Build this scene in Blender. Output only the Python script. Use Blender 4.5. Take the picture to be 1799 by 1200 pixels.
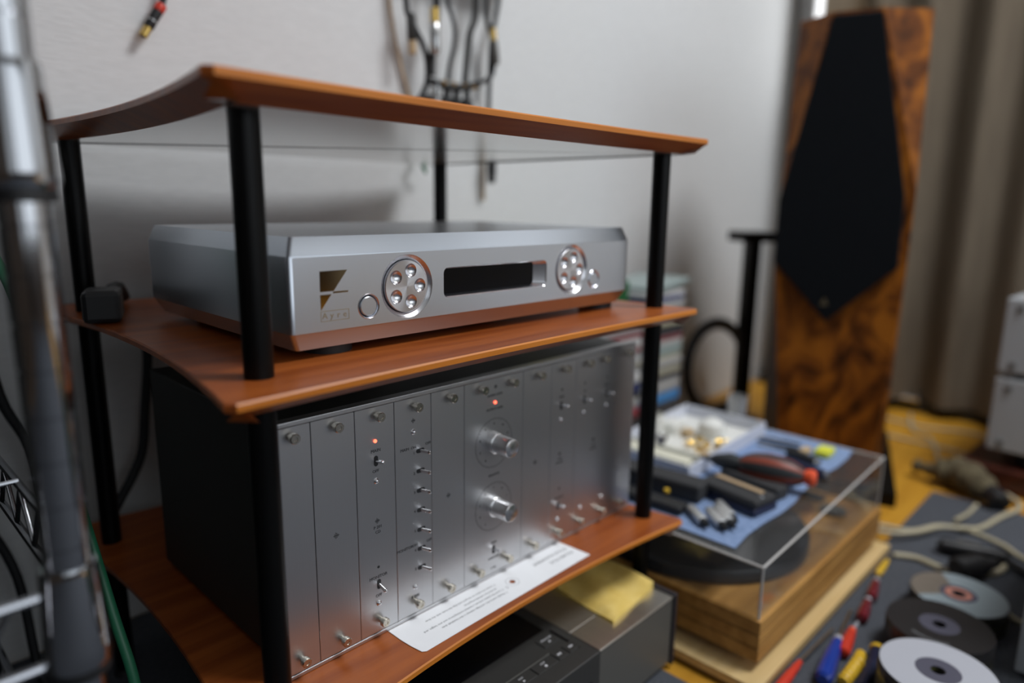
import bpy, bmesh, math, random
from mathutils import Vector, Matrix
random.seed(7)
PI = math.pi
S = bpy.context.scene
COL = S.collection
for o in list(bpy.data.objects): bpy.data.objects.remove(o, do_unlink=True)

# ------------------------------------------------------------------ camera
cam = bpy.data.cameras.new('camera'); camo = bpy.data.objects.new('camera', cam); COL.objects.link(camo)
cam.sensor_fit = 'HORIZONTAL'; cam.sensor_width = 36.0; cam.lens = 24.40
cam.clip_start = 0.02
R = Vector((0.69480394, -0.71907788, 0.01320906)); U = Vector((0.13325712, 0.14676365, 0.98015456)); B = Vector((-0.70674608, -0.67925506, 0.19779421))
M = Matrix((R, U, B)).transposed().to_4x4(); M.translation = Vector((-0.21834, -0.45607, 0.57354))
camo.matrix_world = M
cam.dof.use_dof = True; cam.dof.focus_distance = 0.60; cam.dof.aperture_fstop = 1.75
S.camera = camo
# ------------------------------------------------------------------ world, lights, exposure
W = bpy.data.worlds.new('world'); S.world = W; W.use_nodes = True
W.node_tree.nodes['Background'].inputs[0].default_value = (0.75, 0.82, 1.0, 1)
W.node_tree.nodes['Background'].inputs[1].default_value = 0.05
S.view_settings.view_transform = 'Standard'; S.view_settings.look = 'None'
S.view_settings.gamma = 1.0; S.view_settings.use_curve_mapping = False
S.view_settings.exposure = -0.12
def area(name, loc, target, sx, sy, power, color):
    l = bpy.data.lights.new(name, 'AREA'); l.shape = 'RECTANGLE'; l.size = sx; l.size_y = sy
    l.energy = power; l.color = color
    o = bpy.data.objects.new(name, l); COL.objects.link(o); o.location = loc
    o.rotation_euler = (Vector(target) - Vector(loc)).to_track_quat('-Z', 'Y').to_euler()
    return o
area('window_light_left', (-1.85, -2.5, 1.25), (0.6, 0.4, 0.6), 2.0, 1.8, 7, (0.86, 0.93, 1.0))
area('window_light_front', (0.45, -3.1, 1.1), (0.45, 0.4, 0.6), 2.8, 1.9, 27, (0.86, 0.93, 1.0))
cl = bpy.data.lights.new('ceiling_lamp_light', 'AREA'); cl.shape = 'DISK'; cl.size = 0.80; cl.energy = 46; cl.color = (0.95, 0.97, 1.0)
clo = bpy.data.objects.new('ceiling_lamp_light', cl); COL.objects.link(clo); clo.location = (1.08, -0.92, 2.29)

# ------------------------------------------------------------------ materials
def newmat(name):
    m = bpy.data.materials.new(name); m.use_nodes = True
    return m, m.node_tree, m.node_tree.nodes['Principled BSDF']
def mat(name, col, rough=0.5, metal=0.0, coat=0.0, emit=None, es=0.0, spec=None, trans=0.0):
    m, t, p = newmat(name)
    p.inputs['Base Color'].default_value = (*col, 1); p.inputs['Roughness'].default_value = rough
    p.inputs['Metallic'].default_value = metal; p.inputs['Coat Weight'].default_value = coat
    p.inputs['Transmission Weight'].default_value = trans
    if spec is not None: p.inputs['Specular IOR Level'].default_value = spec
    if emit: p.inputs['Emission Color'].default_value = (*emit, 1); p.inputs['Emission Strength'].default_value = es
    return m
def noisy(name, c1, c2, scale=(10, 10, 10), nscale=1.0, rough=0.5, metal=0.0, bump=0.0, detail=4, lo=0.35, hi=0.65, distort=0.0, coat=0.0, rvar=0.0, bdist=0.001):
    m, t, p = newmat(name); N = t.nodes; L = t.links
    tc = N.new('ShaderNodeTexCoord'); mp = N.new('ShaderNodeMapping'); mp.inputs['Scale'].default_value = scale
    L.new(tc.outputs['Object'], mp.inputs[0])
    nz = N.new('ShaderNodeTexNoise'); nz.inputs['Scale'].default_value = nscale; nz.inputs['Detail'].default_value = detail; nz.inputs['Distortion'].default_value = distort
    L.new(mp.outputs[0], nz.inputs['Vector'])
    cr = N.new('ShaderNodeValToRGB'); cr.color_ramp.elements[0].position = lo; cr.color_ramp.elements[1].position = hi
    cr.color_ramp.elements[0].color = (*c1, 1); cr.color_ramp.elements[1].color = (*c2, 1)
    L.new(nz.outputs['Fac'], cr.inputs[0]); L.new(cr.outputs[0], p.inputs['Base Color'])
    p.inputs['Roughness'].default_value = rough; p.inputs['Metallic'].default_value = metal; p.inputs['Coat Weight'].default_value = coat
    if bump:
        b = N.new('ShaderNodeBump'); b.inputs['Strength'].default_value = bump; b.inputs['Distance'].default_value = bdist
        L.new(nz.outputs['Fac'], b.inputs['Height']); L.new(b.outputs[0], p.inputs['Normal'])
    if rvar:
        mr = N.new('ShaderNodeMapRange'); mr.inputs[3].default_value = rough - rvar; mr.inputs[4].default_value = rough + rvar
        L.new(nz.outputs['Fac'], mr.inputs[0]); L.new(mr.outputs[0], p.inputs['Roughness'])
    return m
K = {}
K['wall'] = noisy('wallpaper', (0.68, 0.69, 0.69), (0.73, 0.74, 0.74), (55, 55, 420), 1.0, 0.85, bump=0.5, detail=5, bdist=0.0012)
K['ceil'] = mat('ceiling_paint', (0.75, 0.75, 0.73), 0.9)
K['floor'] = noisy('wood_floor', (0.52, 0.245, 0.020), (0.62, 0.31, 0.030), (3, 40, 3), 1.0, 0.45, detail=6)
K['carpet'] = noisy('grey_carpet', (0.045, 0.050, 0.060), (0.088, 0.095, 0.112), (260, 260, 260), 1.0, 0.95, bump=0.6, detail=3)
K['curtain'] = noisy('curtain_cloth', (0.25, 0.20, 0.145), (0.29, 0.235, 0.17), (40, 40, 6), 1.0, 0.9, detail=2)
K['cherry'] = noisy('cherry_veneer', (0.25, 0.056, 0.012), (0.38, 0.100, 0.020), (5, 70, 70), 1.0, 0.32, detail=6, rvar=0.06)
K['cherry'].node_tree.nodes['Principled BSDF'].inputs['Specular IOR Level'].default_value = 0.25
K['cherry_edge'] = noisy('cherry_edge_wood', (0.52, 0.155, 0.012), (0.64, 0.21, 0.020), (6, 90, 90), 1.0, 0.40, detail=5)
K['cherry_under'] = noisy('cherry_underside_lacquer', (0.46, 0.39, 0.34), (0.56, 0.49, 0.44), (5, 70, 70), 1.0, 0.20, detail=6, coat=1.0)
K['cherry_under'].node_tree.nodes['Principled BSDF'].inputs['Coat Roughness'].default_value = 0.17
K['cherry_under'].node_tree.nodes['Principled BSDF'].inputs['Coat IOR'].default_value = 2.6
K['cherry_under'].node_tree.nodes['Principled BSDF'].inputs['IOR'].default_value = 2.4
K['black_paint'] = mat('black_satin_paint', (0.003, 0.003, 0.003), 0.34, spec=0.16)
K['black_plastic'] = mat('black_plastic', (0.012, 0.012, 0.013), 0.45)
K['black_rubber'] = mat('black_rubber', (0.012, 0.013, 0.015), 0.6)
K['case_dark'] = mat('dark_case_paint', (0.022, 0.022, 0.020), 0.5)
def brushed(name, col, rough, scale, bump):
    m, t, p = newmat(name); N = t.nodes; L = t.links
    tc = N.new('ShaderNodeTexCoord'); mp = N.new('ShaderNodeMapping'); mp.inputs['Scale'].default_value = scale
    L.new(tc.outputs['Object'], mp.inputs[0])
    nz = N.new('ShaderNodeTexNoise'); nz.inputs['Scale'].default_value = 1.0; nz.inputs['Detail'].default_value = 2
    L.new(mp.outputs[0], nz.inputs['Vector'])
    b = N.new('ShaderNodeBump'); b.inputs['Strength'].default_value = bump; b.inputs['Distance'].default_value = 0.0005
    L.new(nz.outputs['Fac'], b.inputs['Height']); L.new(b.outputs[0], p.inputs['Normal'])
    p.inputs['Base Color'].default_value = (*col, 1); p.inputs['Metallic'].default_value = 1; p.inputs['Roughness'].default_value = rough
    return m
K['alu'] = brushed('anodised_aluminium', (0.64, 0.68, 0.74), 0.30, (300, 300, 300), 0.02)
K['alu_panel'] = brushed('brushed_panel_aluminium', (0.61, 0.61, 0.62), 0.37, (1400, 40, 25), 0.10)
K['alu_bright'] = mat('polished_aluminium', (0.80, 0.80, 0.83), 0.24, 1.0)
K['bright_chrome'] = mat('bright_chrome', (0.88, 0.88, 0.90), 0.14, 1.0)
K['alu_knob'] = mat('turned_aluminium', (0.78, 0.78, 0.79), 0.26, 1.0)
def spun(name, col, rough):
    m, t, p = newmat(name); tn = t.nodes.new('ShaderNodeTangent'); tn.direction_type = 'RADIAL'; tn.axis = 'Y'
    t.links.new(tn.outputs[0], p.inputs['Tangent'])
    p.inputs['Base Color'].default_value = (*col, 1); p.inputs['Metallic'].default_value = 1
    p.inputs['Roughness'].default_value = rough; p.inputs['Anisotropic'].default_value = 0.85
    return m
K['alu_spun'] = spun('spun_aluminium', (0.70, 0.70, 0.72), 0.32)
K['chrome'] = mat('chrome', (0.48, 0.49, 0.51), 0.09, 1.0)
K['chrome_wire'] = mat('chrome_wire', (0.42, 0.43, 0.46), 0.16, 1.0)
K['mirror_chrome'] = mat('mirror_chrome', (0.9, 0.9, 0.9), 0.04, 1.0)
K['nickel'] = mat('nickel_screw', (0.62, 0.58, 0.50), 0.24, 1.0)
K['steel'] = mat('steel', (0.60, 0.60, 0.60), 0.22, 1.0)
K['satin_steel'] = mat('satin_steel', (0.80, 0.80, 0.80), 0.38, 0.85)
K['gold'] = mat('gold_plate', (0.85, 0.58, 0.18), 0.22, 1.0)
K['gold_dark'] = mat('dark_gold_mirror', (0.30, 0.25, 0.16), 0.08, 1.0)
K['gold_print'] = mat('gold_print', (0.46, 0.37, 0.22), 0.3, 1.0)
K['glass_black'] = mat('black_display_glass', (0.0015, 0.0015, 0.003), 0.08, spec=0.12)
K['ink'] = mat('black_ink', (0.02, 0.02, 0.022), 0.6)
K['ink_grey'] = mat('grey_ink', (0.10, 0.10, 0.105), 0.6)
K['ink_white'] = mat('white_ink', (0.75, 0.75, 0.78), 0.6)
K['led'] = mat('red_led', (0.9, 0.05, 0.03), 0.4, emit=(1.0, 0.10, 0.05), es=5.0)
K['paper'] = noisy('white_paper', (0.88, 0.89, 0.91), (0.91, 0.92, 0.94), (30, 30, 30), 1, 0.7)
K['yellow_cloth'] = noisy('yellow_cloth', (0.76, 0.54, 0.13), (0.83, 0.62, 0.19), (60, 60, 60), 1, 0.9, bump=0.3)
K['silver_dull'] = noisy('dull_silver_metal', (0.74, 0.71, 0.65), (0.80, 0.77, 0.71), (300, 6, 6), 1, 0.36, metal=1.0)
K['silver_side'] = mat('grey_side_paint', (0.10, 0.097, 0.088), 0.5)
K['player_black'] = mat('player_black_metal', (0.038, 0.037, 0.035), 0.42)
K['player_gloss'] = mat('player_gloss_black', (0.004, 0.004, 0.005), 0.08)
K['purple_dark'] = mat('dark_end_panel', (0.030, 0.026, 0.032), 0.5)
K['oak'] = noisy('oiled_oak', (0.36, 0.17, 0.036), (0.52, 0.27, 0.070), (8, 60, 60), 1, 0.5, detail=6)
K['oak_dark'] = noisy('oak_dark_seam', (0.07, 0.045, 0.022), (0.12, 0.075, 0.035), (8, 60, 60), 1, 0.6)
K['ply'] = noisy('pale_plywood', (0.66, 0.46, 0.20), (0.74, 0.54, 0.26), (5, 60, 60), 1, 0.55, detail=5)
K['ply_edge'] = mat('plywood_edge', (0.16, 0.09, 0.04), 0.6)
K['vinyl'] = mat('platter_black', (0.02, 0.02, 0.022), 0.3)
def acrylic():
    m = bpy.data.materials.new('clear_acrylic'); m.use_nodes = True; t = m.node_tree; N = t.nodes; L = t.links
    N.remove(N['Principled BSDF']); out = N['Material Output']
    tr = N.new('ShaderNodeBsdfTransparent'); tr.inputs[0].default_value = (0.965, 0.97, 0.97, 1)
    gl = N.new('ShaderNodeBsdfGlossy'); gl.inputs[1].default_value = 0.05
    df = N.new('ShaderNodeBsdfDiffuse'); df.inputs[0].default_value = (0.7, 0.7, 0.7, 1)
    lw = N.new('ShaderNodeLayerWeight'); pw = N.new('ShaderNodeMath'); pw.operation = 'POWER'; pw.inputs[1].default_value = 5.0; L.new(lw.outputs['Facing'], pw.inputs[0])
    fr = N.new('ShaderNodeMapRange'); fr.inputs[3].default_value = 0.035; fr.inputs[4].default_value = 0.85; L.new(pw.outputs[0], fr.inputs[0])
    m1 = N.new('ShaderNodeMixShader'); m1.inputs[0].default_value = 0.035; L.new(tr.outputs[0], m1.inputs[1]); L.new(df.outputs[0], m1.inputs[2])
    m2 = N.new('ShaderNodeMixShader'); L.new(fr.outputs[0], m2.inputs[0]); L.new(m1.outputs[0], m2.inputs[1]); L.new(gl.outputs[0], m2.inputs[2])
    L.new(m2.outputs[0], out.inputs[0]); return m
K['acrylic'] = acrylic()
K['acrylic_edge'] = mat('acrylic_edge', (0.55, 0.53, 0.51), 0.25)
K['blue_cloth'] = noisy('blue_cloth', (0.185, 0.27, 0.45), (0.24, 0.33, 0.53), (120, 120, 120), 1, 0.95, bump=0.3)
K['white_plastic'] = mat('white_plastic', (0.80, 0.80, 0.76), 0.45)
K['cream_plastic'] = mat('cream_plastic', (0.78, 0.76, 0.62), 0.5)
K['tray_side'] = mat('translucent_white_plastic', (0.66, 0.68, 0.76), 0.35)
K['tan_card'] = mat('tan_card', (0.52, 0.38, 0.22), 0.7)
K['beige_strip'] = mat('beige_wood_strip', (0.48, 0.34, 0.20), 0.5)
K['navy'] = mat('navy_plastic', (0.010, 0.014, 0.045), 0.4)
K['charcoal'] = mat('charcoal_felt', (0.03, 0.03, 0.032), 0.75)
K['rust_rubber'] = mat('rust_red_rubber', (0.24, 0.045, 0.022), 0.45)
K['grey_rubber'] = mat('dark_grey_rubber', (0.03, 0.034, 0.037), 0.45)
K['red'] = mat('red_plastic', (0.62, 0.045, 0.022), 0.35)
K['orange_red'] = mat('orange_red_plastic', (0.85, 0.10, 0.03), 0.4)
K['blue'] = mat('clear_blue_plastic', (0.012, 0.045, 0.33), 0.18, coat=0.5)
K['dark_red'] = mat('clear_dark_red_plastic', (0.16, 0.012, 0.022), 0.2, coat=0.5)
K['yellow'] = mat('yellow_plastic', (0.74, 0.46, 0.03), 0.4)
K['lime'] = mat('lime_yellow_plastic', (0.72, 0.74, 0.06), 0.5)
K['clear_plastic'] = mat('frosted_clear_plastic', (0.42, 0.42, 0.46), 0.3)
K['beige_cable'] = mat('beige_cable', (0.47, 0.42, 0.29), 0.5)
K['green_cable'] = mat('green_stripe_cable', (0.03, 0.20, 0.10), 0.4)
K['olive'] = noisy('olive_cloth', (0.075, 0.060, 0.032), (0.14, 0.115, 0.065), (50, 50, 50), 1, 0.95, bump=0.8, bdist=0.004)
K['grille'] = noisy('grille_cloth', (0.004, 0.005, 0.0065), (0.007, 0.008, 0.010), (300, 300, 300), 1, 0.9)
K['grille'].node_tree.nodes['Principled BSDF'].inputs['Specular IOR Level'].default_value = 0.1
K['walnut_dark'] = noisy('walnut_side', (0.055, 0.040, 0.032), (0.075, 0.055, 0.045), (30, 30, 5), 1, 0.45)
K['mahogany'] = noisy('dark_mahogany', (0.045, 0.012, 0.008), (0.075, 0.02, 0.012), (10, 40, 40), 1, 0.3)
K['box_white'] = mat('pale_grey_metal', (0.40, 0.42, 0.44), 0.45)
K['window_glow'] = mat('daylight_pane', (0.9, 0.9, 0.9), 0.5, emit=(0.96, 0.98, 1.0), es=1.5)
K['window_frame'] = mat('window_frame', (0.35, 0.35, 0.35), 0.4)
m_ = acrylic(); m_.name = 'frosted_clear_cup'; K['cup'] = m_
for n_ in m_.node_tree.nodes:
    if n_.type == 'MIX_SHADER' and not n_.inputs[0].is_linked: n_.inputs[0].default_value = 0.22
def burl():
    m, t, p = newmat('burl_veneer'); N = t.nodes; L = t.links
    tc = N.new('ShaderNodeTexCoord'); mp = N.new('ShaderNodeMapping'); mp.inputs['Scale'].default_value = (11, 11, 7); L.new(tc.outputs['Object'], mp.inputs[0])
    n1 = N.new('ShaderNodeTexNoise'); n1.inputs['Scale'].default_value = 1.2; n1.inputs['Detail'].default_value = 7; n1.inputs['Distortion'].default_value = 2.2; L.new(mp.outputs[0], n1.inputs['Vector'])
    v = N.new('ShaderNodeTexVoronoi'); v.inputs['Scale'].default_value = 2.3; L.new(mp.outputs[0], v.inputs['Vector'])
    mx = N.new('ShaderNodeMath'); mx.operation = 'MULTIPLY_ADD'; mx.inputs[1].default_value = 0.18; L.new(v.outputs['Distance'], mx.inputs[0]); L.new(n1.outputs['Fac'], mx.inputs[2])
    cr = N.new('ShaderNodeValToRGB'); e = cr.color_ramp.elements
    e[0].position = 0.40; e[0].color = (0.035, 0.010, 0.002, 1); e[1].position = 0.72; e[1].color = (0.31, 0.100, 0.009, 1)
    q = e.new(0.55); q.color = (0.145, 0.042, 0.005, 1)
    L.new(mx.outputs[0], cr.inputs[0]); L.new(cr.outputs[0], p.inputs['Base Color']); p.inputs['Roughness'].default_value = 0.42; p.inputs['Specular IOR Level'].default_value = 0.18
    return m
K['burl'] = burl()
K['dark_wood'] = noisy('dark_wood_panelling', (0.05, 0.032, 0.02), (0.08, 0.05, 0.03), (30, 30, 3), 1, 0.5)

# ------------------------------------------------------------------ mesh helpers
def fin(bm, name, m, smooth=False):
    bmesh.ops.recalc_face_normals(bm, faces=bm.faces[:])
    me = bpy.data.meshes.new(name); bm.to_mesh(me); bm.free()
    if m is not None:
        for q in (m if isinstance(m, (list, tuple)) else [m]): me.materials.append(K[q])
    if smooth:
        for p in me.polygons: p.use_smooth = True
        try: me.set_sharp_from_angle(angle=math.radians(38))
        except Exception: pass
    return me
def wloc(o):
    v = Vector((0, 0, 0))
    while o is not None: v += o.location; o = o.parent
    return v
def put(name, me, parent=None, loc=(0, 0, 0), rot=None):
    o = bpy.data.objects.new(name, me); COL.objects.link(o); o.parent = parent; o.location = loc
    if rot: o.rotation_euler = rot
    return o
def obj(name, bm, m, parent=None, smooth=False, local=False, label=None):
    """mesh given in world coordinates (local=True: in the parent's coordinates)"""
    if parent is not None and not local: bm.transform(Matrix.Translation(-wloc(parent)))
    o = put(name, fin(bm, name, m, smooth), parent)
    if label: o['label'] = label
    return o
def inst(name, me, parent, w, rot=None):
    return put(name, me, parent, Vector(w) - wloc(parent), rot)
def root(name, loc, label, cat, group=None, rz=0):
    o = bpy.data.objects.new(name, None); COL.objects.link(o); o.location = loc; o.rotation_euler = (0, 0, rz)
    o.empty_display_size = 0.03
    return tag(o, label, cat, group)
def tag(o, label, cat, group=None):
    o['label'] = label; o['category'] = cat
    if group: o['group'] = group
    return o
def solo(name, bm, m, label, cat, smooth=False, group=None):
    """single-mesh thing with its origin at its base"""
    c = Vector((0, 0, 0)); zs = []
    for v in bm.verts: c += v.co; zs.append(v.co.z)
    c /= len(bm.verts); c.z = min(zs)
    bm.transform(Matrix.Translation(-c))
    o = put(name, fin(bm, name, m, smooth), None, c)
    return tag(o, label, cat, group)
def struct(name, bm, m, smooth=False):
    o = obj(name, bm, m, None, smooth); o['kind'] = 'structure'; return o
BM = bmesh.new
def box(bm, x0, x1, y0, y1, z0, z1, bev=0.0, seg=2, mi=0):
    r = bmesh.ops.create_cube(bm, size=1.0); vs = r['verts']
    for v in vs: v.co = Vector(((x0 + x1) / 2 + v.co.x * (x1 - x0), (y0 + y1) / 2 + v.co.y * (y1 - y0), (z0 + z1) / 2 + v.co.z * (z1 - z0)))
    fs = set(f for v in vs for f in v.link_faces)
    for f in fs: f.material_index = mi
    if bev:
        es = list(set(e for v in vs for e in v.link_edges))
        bmesh.ops.bevel(bm, geom=es, offset=bev, segments=seg, affect='EDGES', profile=0.5)
    return bm
def obox(bm, c, ax, l, w, h, bev=0.0, seg=2):
    """box on a point c (base centre) whose long axis points along ax"""
    ax = Vector(ax).normalized(); up = Vector((0, 0, 1)); sd = up.cross(ax).normalized(); up = ax.cross(sd)
    t = BM(); box(t, -l / 2, l / 2, -w / 2, w / 2, 0, h, bev, seg)
    mt = Matrix((ax, sd, up)).transposed().to_4x4(); mt.translation = Vector(c); t.transform(mt); return add(bm, t)
def add(bm, t):
    me = bpy.data.meshes.new('tmp'); t.to_mesh(me); t.free(); bm.from_mesh(me); bpy.data.meshes.remove(me); return bm
def frame(d):
    d = Vector(d).normalized(); a = Vector((0, 0, 1)) if abs(d.z) < 0.9 else Vector((1, 0, 0))
    u = d.cross(a).normalized(); return d, u, d.cross(u).normalized()
def lathe(bm, p0, d, prof, seg=24, cap=True, mi=0):
    """prof: list of (distance along d, radius)"""
    d, u, v = frame(d); p0 = Vector(p0); rings = []
    for (t, r) in prof:
        rings.append([bm.verts.new(p0 + d * t + (u * math.cos(2 * PI * k / seg) + v * math.sin(2 * PI * k / seg)) * max(r, 1e-5)) for k in range(seg)])
    for a, b in zip(rings, rings[1:]):
        for k in range(seg): f = bm.faces.new((a[k], a[(k + 1) % seg], b[(k + 1) % seg], b[k])); f.material_index = mi
    if cap:
        for r in (rings[0], rings[-1]): f = bm.faces.new(r); f.material_index = mi
    return bm
def cyl(bm, p0, p1, r0, r1=None, seg=16, mi=0):
    p0 = Vector(p0); p1 = Vector(p1); L = (p1 - p0).length
    return lathe(bm, p0, p1 - p0, [(0, r0), (L, r0 if r1 is None else r1)], seg, True, mi)
def smoothpath(pts, n=6):
    P = [Vector(p) for p in pts]
    if len(P) < 3: return P
    out = []
    for i in range(len(P) - 1):
        a = P[max(i - 1, 0)]; b = P[i]; c = P[i + 1]; d = P[min(i + 2, len(P) - 1)]
        for k in range(n):
            t = k / n
            out.append(0.5 * ((2 * b) + (c - a) * t + (2 * a - 5 * b + 4 * c - d) * t * t + (3 * b - a - 3 * c + d) * t ** 3))
    out.append(P[-1]); return out
def tube(bm, pts, r, seg=8, n=6, mi=0, closed=False):
    P = smoothpath(pts, n); rr = r if callable(r) else (lambda t: r)
    d = (P[1] - P[0]).normalized(); _, u, v = frame(d); rings = []
    for i, p in enumerate(P):
        t = (P[min(i + 1, len(P) - 1)] - P[max(i - 1, 0)])
        if t.length > 1e-9: t.normalize()
        u = (u - t * u.dot(t)).normalized(); v = t.cross(u)
        q = rr(i / (len(P) - 1))
        rings.append([bm.verts.new(p + (u * math.cos(2 * PI * k / seg) + v * math.sin(2 * PI * k / seg)) * q) for k in range(seg)])
    for a, b in zip(rings, rings[1:]):
        for k in range(seg): f = bm.faces.new((a[k], a[(k + 1) % seg], b[(k + 1) % seg], b[k])); f.material_index = mi
    for q in (rings[0], rings[-1]): bm.faces.new(q).material_index = mi
    return bm
def ringtorus(bm, c, d, Rr, r, seg=48, s2=10):
    d, u, v = frame(d); c = Vector(c); rings = []
    for k in range(seg):
        a = 2 * PI * k / seg; e = u * math.cos(a) + v * math.sin(a)
        rings.append([bm.verts.new(c + e * (Rr + r * math.cos(2 * PI * j / s2)) + d * (r * math.sin(2 * PI * j / s2))) for j in range(s2)])
    for k in range(seg):
        a, b = rings[k], rings[(k + 1) % seg]
        for j in range(s2): bm.faces.new((a[j], a[(j + 1) % s2], b[(j + 1) % s2], b[j]))
    return bm
def loopfill(bm, loops):
    """flat face with holes: first loop outer, others holes"""
    es = []
    for L in loops:
        vs = [bm.verts.new(Vector(p)) for p in L]
        for a, b in zip(vs, vs[1:] + vs[:1]): es.append(bm.edges.new((a, b)))
    bmesh.ops.triangle_fill(bm, use_beauty=True, use_dissolve=False, edges=es)
    return bm
def prism(bm, pts, ext, mi=0):
    """extrude a planar polygon (3-D points) by vector ext"""
    a = [bm.verts.new(Vector(p)) for p in pts]; b = [bm.verts.new(Vector(p) + Vector(ext)) for p in pts]
    bm.faces.new(a).material_index = mi; bm.faces.new(b[::-1]).material_index = mi
    for k in range(len(a)):
        j = (k + 1) % len(a); bm.faces.new((a[k], b[k], b[j], a[j])).material_index = mi
    return bm
def rrect(cx, cz, w, h, r, y, n=6):
    out = []
    for (sx, sz, a0) in ((1, 1, 0), (-1, 1, PI / 2), (-1, -1, PI), (1, -1, 3 * PI / 2)):
        for k in range(n + 1):
            a = a0 + PI / 2 * k / n
            out.append((cx + sx * (w / 2 - r) + r * math.cos(a), y, cz + sz * (h / 2 - r) + r * math.sin(a)))
    return out
def circ(cx, cz, r, y, n=48): return [(cx + r * math.cos(2 * PI * k / n), y, cz + r * math.sin(2 * PI * k / n)) for k in range(n)]
def loft(bm, A, Bq):
    a = [bm.verts.new(Vector(p)) for p in A]; b = [bm.verts.new(Vector(p)) for p in Bq]
    for k in range(len(a)):
        j = (k + 1) % len(a); bm.faces.new((a[k], a[j], b[j], b[k]))
    return bm
_tc = {}
def text(bm, s, size, mtx, depth=0.0001, align='CENTER', space=1.0):
    key = (s, size, align, space)
    c = bpy.data.curves.new('t', 'FONT'); c.body = s; c.size = size; c.align_x = align; c.align_y = 'CENTER'; c.extrude = depth; c.resolution_u = 2; c.space_character = space
    o = bpy.data.objects.new('t', c); COL.objects.link(o)
    dg = bpy.context.evaluated_depsgraph_get(); me = bpy.data.meshes.new_from_object(o.evaluated_get(dg))
    me.transform(mtx); bm.from_mesh(me); bpy.data.meshes.remove(me)
    bpy.data.objects.remove(o); bpy.data.curves.remove(c); return bm
def ftext(bm, s, size, x, y, z, **k):     # lettering on a face that looks towards -Y
    return text(bm, s, size, Matrix.Translation((x, y, z)) @ Matrix.Rotation(PI / 2, 4, 'X'), **k)

# ------------------------------------------------------------------ the room
struct('floor', box(BM(), -2.0, 2.3, -3.2, 0.55, -0.03, 0.0), 'floor')
struct('wall_back', box(BM(), -2.0, 2.10, 0.52, 0.60, 0.0, 2.4), 'wall')
struct('wall_left', box(BM(), -2.08, -2.0, -3.2, 0.60, 0.0, 2.4), 'dark_wood')
struct('wall_front', box(BM(), -2.08, 2.3, -3.28, -3.2, 0.0, 2.4), 'dark_wood')
struct('wall_right', box(BM(), 2.06, 2.14, -3.2, 0.52, 0.0, 2.4), 'wall')
struct('ceiling', box(BM(), -2.08, 2.3, -3.28, 0.60, 2.4, 2.46), 'ceil')
# daylight window whose edge shows past the curtain
wb = BM()
for (y0, y1, z0, z1) in ((0.455, 0.485, 0.85, 2.15), (0.24, 0.27, 0.85, 2.15), (0.27, 0.455, 2.12, 2.15), (0.27, 0.455, 0.85, 0.88)):
    box(wb, 2.02, 2.06, y0, y1, z0, z1, 0.003)
wn = struct('window_1', wb, 'window_frame')
obj('pane', box(BM(), 2.035, 2.045, 0.27, 0.455, 0.88, 2.12), 'window_glow', wn)
# floor rail under the curtain
rb = BM(); box(rb, 1.955, 2.02, -2.0, 0.50, 0.0, 0.030, 0.004); struct('trim_1', rb, 'case_dark')
# curtain
cb = BM(); NY = 150; prev = None
for i in range(NY + 1):
    y = 0.375 - 1.15 * i / NY; ph = y * 2 * PI / 0.135
    x = 1.935 + 0.032 * math.sin(ph) + 0.012 * math.sin(ph * 0.53 + 1.1); rowv = []
    for z in (0.035, 0.25, 0.7, 1.3, 2.25): rowv.append(cb.verts.new((x + 0.004 * math.sin(z * 5 + y * 11), y, z)))
    if prev:
        for k in range(4): cb.faces.new((prev[k], rowv[k], rowv[k + 1], prev[k + 1]))
    prev = rowv
bmesh.ops.solidify(cb, geom=cb.faces[:], thickness=0.002)
solo('curtain', cb, 'curtain', 'pleated taupe curtain hanging full length at the right end of room', 'curtain', True)
ccb = BM(); lathe(ccb, (1.08, -0.92, 2.4), (0, 0, -1), [(0, 0.40), (0.04, 0.43), (0.07, 0.42), (0.085, 0.40)], 32)
# carpet
kb = BM(); box(kb, -1.95, 1.344, -3.15, -0.155, 0.0, 0.004, 0.001)
solo('carpet', kb, 'carpet', 'blue-grey felt carpet lying over the orange wood floor at right', 'carpet')
kb = BM(); box(kb, -1.95, 0.470, -0.154, 0.515, 0.0, 0.004, 0.001)  # mat added to darken the floor and its reflection in the chrome post
solo('added_mat', kb, 'carpet', 'dark grey mat added under the audio rack to darken the floor', 'mat')

# ------------------------------------------------------------------ rack with bowed shelves
def shelf_outline(front=0.006):
    C = [(-0.048, -0.054), (0.534, -0.046), (0.540, 0.475), (-0.040, 0.475)]; sag = [front, 0.022, 0.02, 0.026]; out = []
    for k in range(4):
        a = Vector(C[k]); b = Vector(C[(k + 1) % 4]); d = (b - a); nrm = Vector((-d.y, d.x)).normalized()
        ts = [0.012] + [j / 14 for j in range(1, 14)] + [0.988]
        for t in ts: out.append(a + d * t + nrm * (sag[k] * 4 * t * (1 - t)))
    return out
def inset(P, d):
    n = len(P); res = []
    for i in range(n):
        t = (P[(i + 1) % n] - P[i - 1]).normalized(); res.append(P[i] + Vector((-t.y, t.x)) * d)
    return res
def shelf_mesh(z, front=0.006):
    OUT = shelf_outline(front)
    bm = BM(); lev = [(inset(OUT, 0.0012), z), (OUT, z - 0.0012), (OUT, z - 0.0055), (inset(OUT, 0.022), z - 0.0165)]; rings = []
    for P, h in lev: rings.append([bm.verts.new((p.x, p.y, h)) for p in P])
    bm.faces.new(rings[0]); bm.faces.new(rings[-1][::-1]).material_index = 2
    for i, (a, b) in enumerate(zip(rings, rings[1:])):
        for k in range(len(a)):
            j = (k + 1) % len(a); f = bm.faces.new((a[k], b[k], b[j], a[j])); f.material_index = (1 if k < 30 else 0) if i < 2 else (2 if 15 <= k < 45 else 0)
    return bm
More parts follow.
